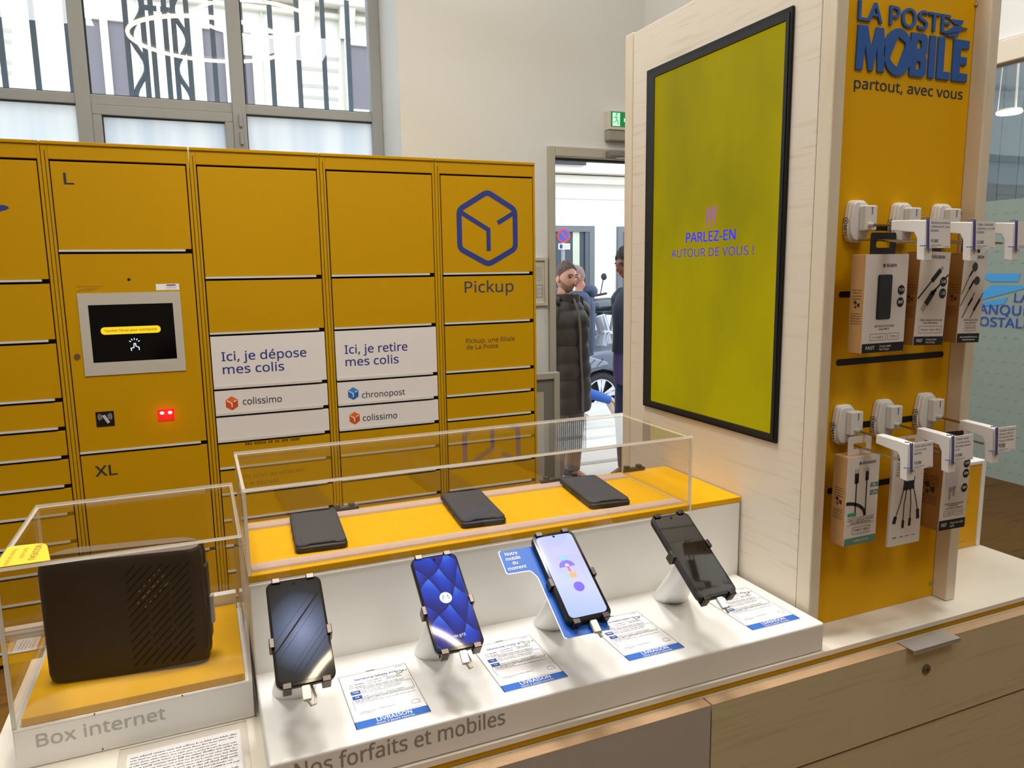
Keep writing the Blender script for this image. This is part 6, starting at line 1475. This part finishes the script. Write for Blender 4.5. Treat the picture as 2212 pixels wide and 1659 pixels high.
# thin octopus cable card
o, w_, h_, fr_, fsd = package('thin white card with four-armed black cable picture on the lower middle hook', [q4(700, 620), q4(983, 600), q4(942, 1450), q4(670, 1500)], .957, .006, None, PKW)
f_ = Fr((0, .003, 0), (1, 0, 0), (0, 0, 1)); bm = B(); oo = rr(w_*.02, h_-.003, w_*.99, h_+.022, .001, 3); ii = rr(w_*.33, h_+.010, w_*.67, h_+.016, .0025, 3); ringf(bm, oo, ii, f_, 0, .001); part('hang_tab', bm, PKW, o, local=True)
bm = B(); flat(bm, [(w_*.36, h_*.60), (w_*.38, h_*.68), (w_*.44, h_*.70), (w_*.62, h_*.69), (w_*.72, h_*.70), (w_*.70, h_*.62), (w_*.72, h_*.565), (w_*.64, h_*.578), (w_*.58, h_*.560), (w_*.52, h_*.578), (w_*.46, h_*.556), (w_*.41, h_*.575), (w_*.35, h_*.56)], fr_, .0006); ink('cable_hub_picture', bm, mat('hub_black', '1f2326', .5), o, local=True)
cable_art(o, fr_, [(X_((.38, .58), (.30, .45), (.17, .30)), .0018), (X_((.48, .57), (.42, .42), (.42, .25)), .0018), (X_((.60, .57), (.64, .42), (.64, .26)), .0018), (X_((.70, .58), (.80, .45), (.88, .33)), .0018), (X_((.17, .31), (.12, .24)), .0085), (X_((.42, .26), (.42, .18)), .0062), (X_((.64, .27), (.63, .19)), .0062), (X_((.87, .35), (.90, .25)), .0075)])
bm = B(); text(bm, 'OCTOPUS', fr_, w_*.10, w_*.42, h_*.925, .0050, .014, t=.0004); text(bm, 'Recycled PU', fr_, w_*.10, w_*.50, h_*.895, .0040, .01, t=.0004)
for k, s in enumerate(('Charging', 'Cable', 'Câble de', 'charge', 'Recyclé')): text(bm, s, fr_, w_*.10, w_*(.10+.038*len(s)), h_*(.845-.03*k), .0036, .0, t=.0004)
for k in range(4): words(bm, fr_, w_*(.12+.20*k), w_*(.24+.20*k), h_*(.085), .0022, .0004, k)
ink('print', bm, DARK, o, local=True)
# charger box
o, w_, h_, fr_, fsd = package('deep white and brown wall charger box on the lower right hook', [q4(1160, 615), q4(1395, 600), q4(1340, 1300), q4(1100, 1372)], .945, .052, (.05, .03, PKB), KRAFT2, 1.5)
side_print(o, fsd, .052, h_); band_(o, fr_, w_, h_*.125, PKB, 'FAST', ['Charge ultra rapide', 'rapide'])
bm = B(); flat(bm, [(w_*.12, h_*.74), (w_*.14, h_*.56), (w_*.34, h_*.52), (w_*.58, h_*.56), (w_*.60, h_*.76)], fr_, .0003); ink('charger_picture', bm, mat('charger_white', 'd3ccd6', .4), o, local=True)
bm = B(); flat(bm, [(w_*.26, h_*.52), (w_*.28, h_*.47), (w_*.50, h_*.49), (w_*.52, h_*.53)], fr_, .0004); stroke(bm, X_((.32, .49), (.31, .38)), .003, fr_, .0002, .0005); stroke(bm, X_((.47, .50), (.46, .42)), .003, fr_, .0002, .0005); ink('pin_picture', bm, mat('pin_grey', '97929c', .4), o, local=True)
dots(o, fr_, [(w_*.86, h_*.80, .0088, 'USB'), (w_*.86, h_*.675, .0088, '20W'), (w_*.85, h_*.50, .0088, 'SMART')])
bm = B(); text(bm, 'DOUBLE CHARGEUR MAISON', fr_, w_*.16, w_*.88, h_*.310, .0034, .004, t=.0004); text(bm, 'ULTRA-RAPIDE', fr_, w_*.32, w_*.68, h_*.285, .0034, .004, t=.0004); words(bm, fr_, w_*.2, w_*.85, h_*.260, .0022, .0004, 3); text(bm, '1 x USB-A', fr_, w_*.20, w_*.44, h_*.195, .0034, 0, t=.0004); text(bm, '1 x TYPE-C', fr_, w_*.60, w_*.85, h_*.195, .0034, 0, t=.0004); stroke(bm, rr(w_*.16, h_*.175, w_*.49, h_*.235, .001, 2), .0004, fr_, .0002, .0004, True); stroke(bm, rr(w_*.55, h_*.175, w_*.88, h_*.235, .001, 2), .0004, fr_, .0002, .0004, True); ink('print', bm, mat('pack_ink'), o, local=True)

# yellow leaflet panel in a white frame behind the tower
lf = thing('leaflet_panel', 'yellow leaflet panel in a white frame standing behind the tower', 'leaflet panel', (1.6, 1.165, ZK))
lx1, ly = 1.7265, 1.163; lz = ZK+.215
part('yellow_sheet', bx((1.42, ly+.003, ZK+.001), (lx1-.013, ly+.006, lz-.008)), mat('leaflet_yellow', 'dfa407', .45), lf)
part('white_frame', bx((lx1-.012, ly, ZK+.0008), (lx1, ly+.05, lz), (1.42, ly, lz-.008), (lx1-.012, ly+.05, lz), (1.42, ly+.044, ZK+.0008), (lx1-.012, ly+.05, lz-.008)), WHITE2, lf, bevel=.001)
bm = B(); f_ = XZ(ly+.003)
for k, z in enumerate((.115, .105, .062, .055, .048, .020, .016)): words(bm, f_, 1.60, 1.64+.05*random.Random(k).random(), ZK+z, .0022, .0004, k)
ink('print', bm, mat('leaflet_ink', 'b38207', .6), lf)
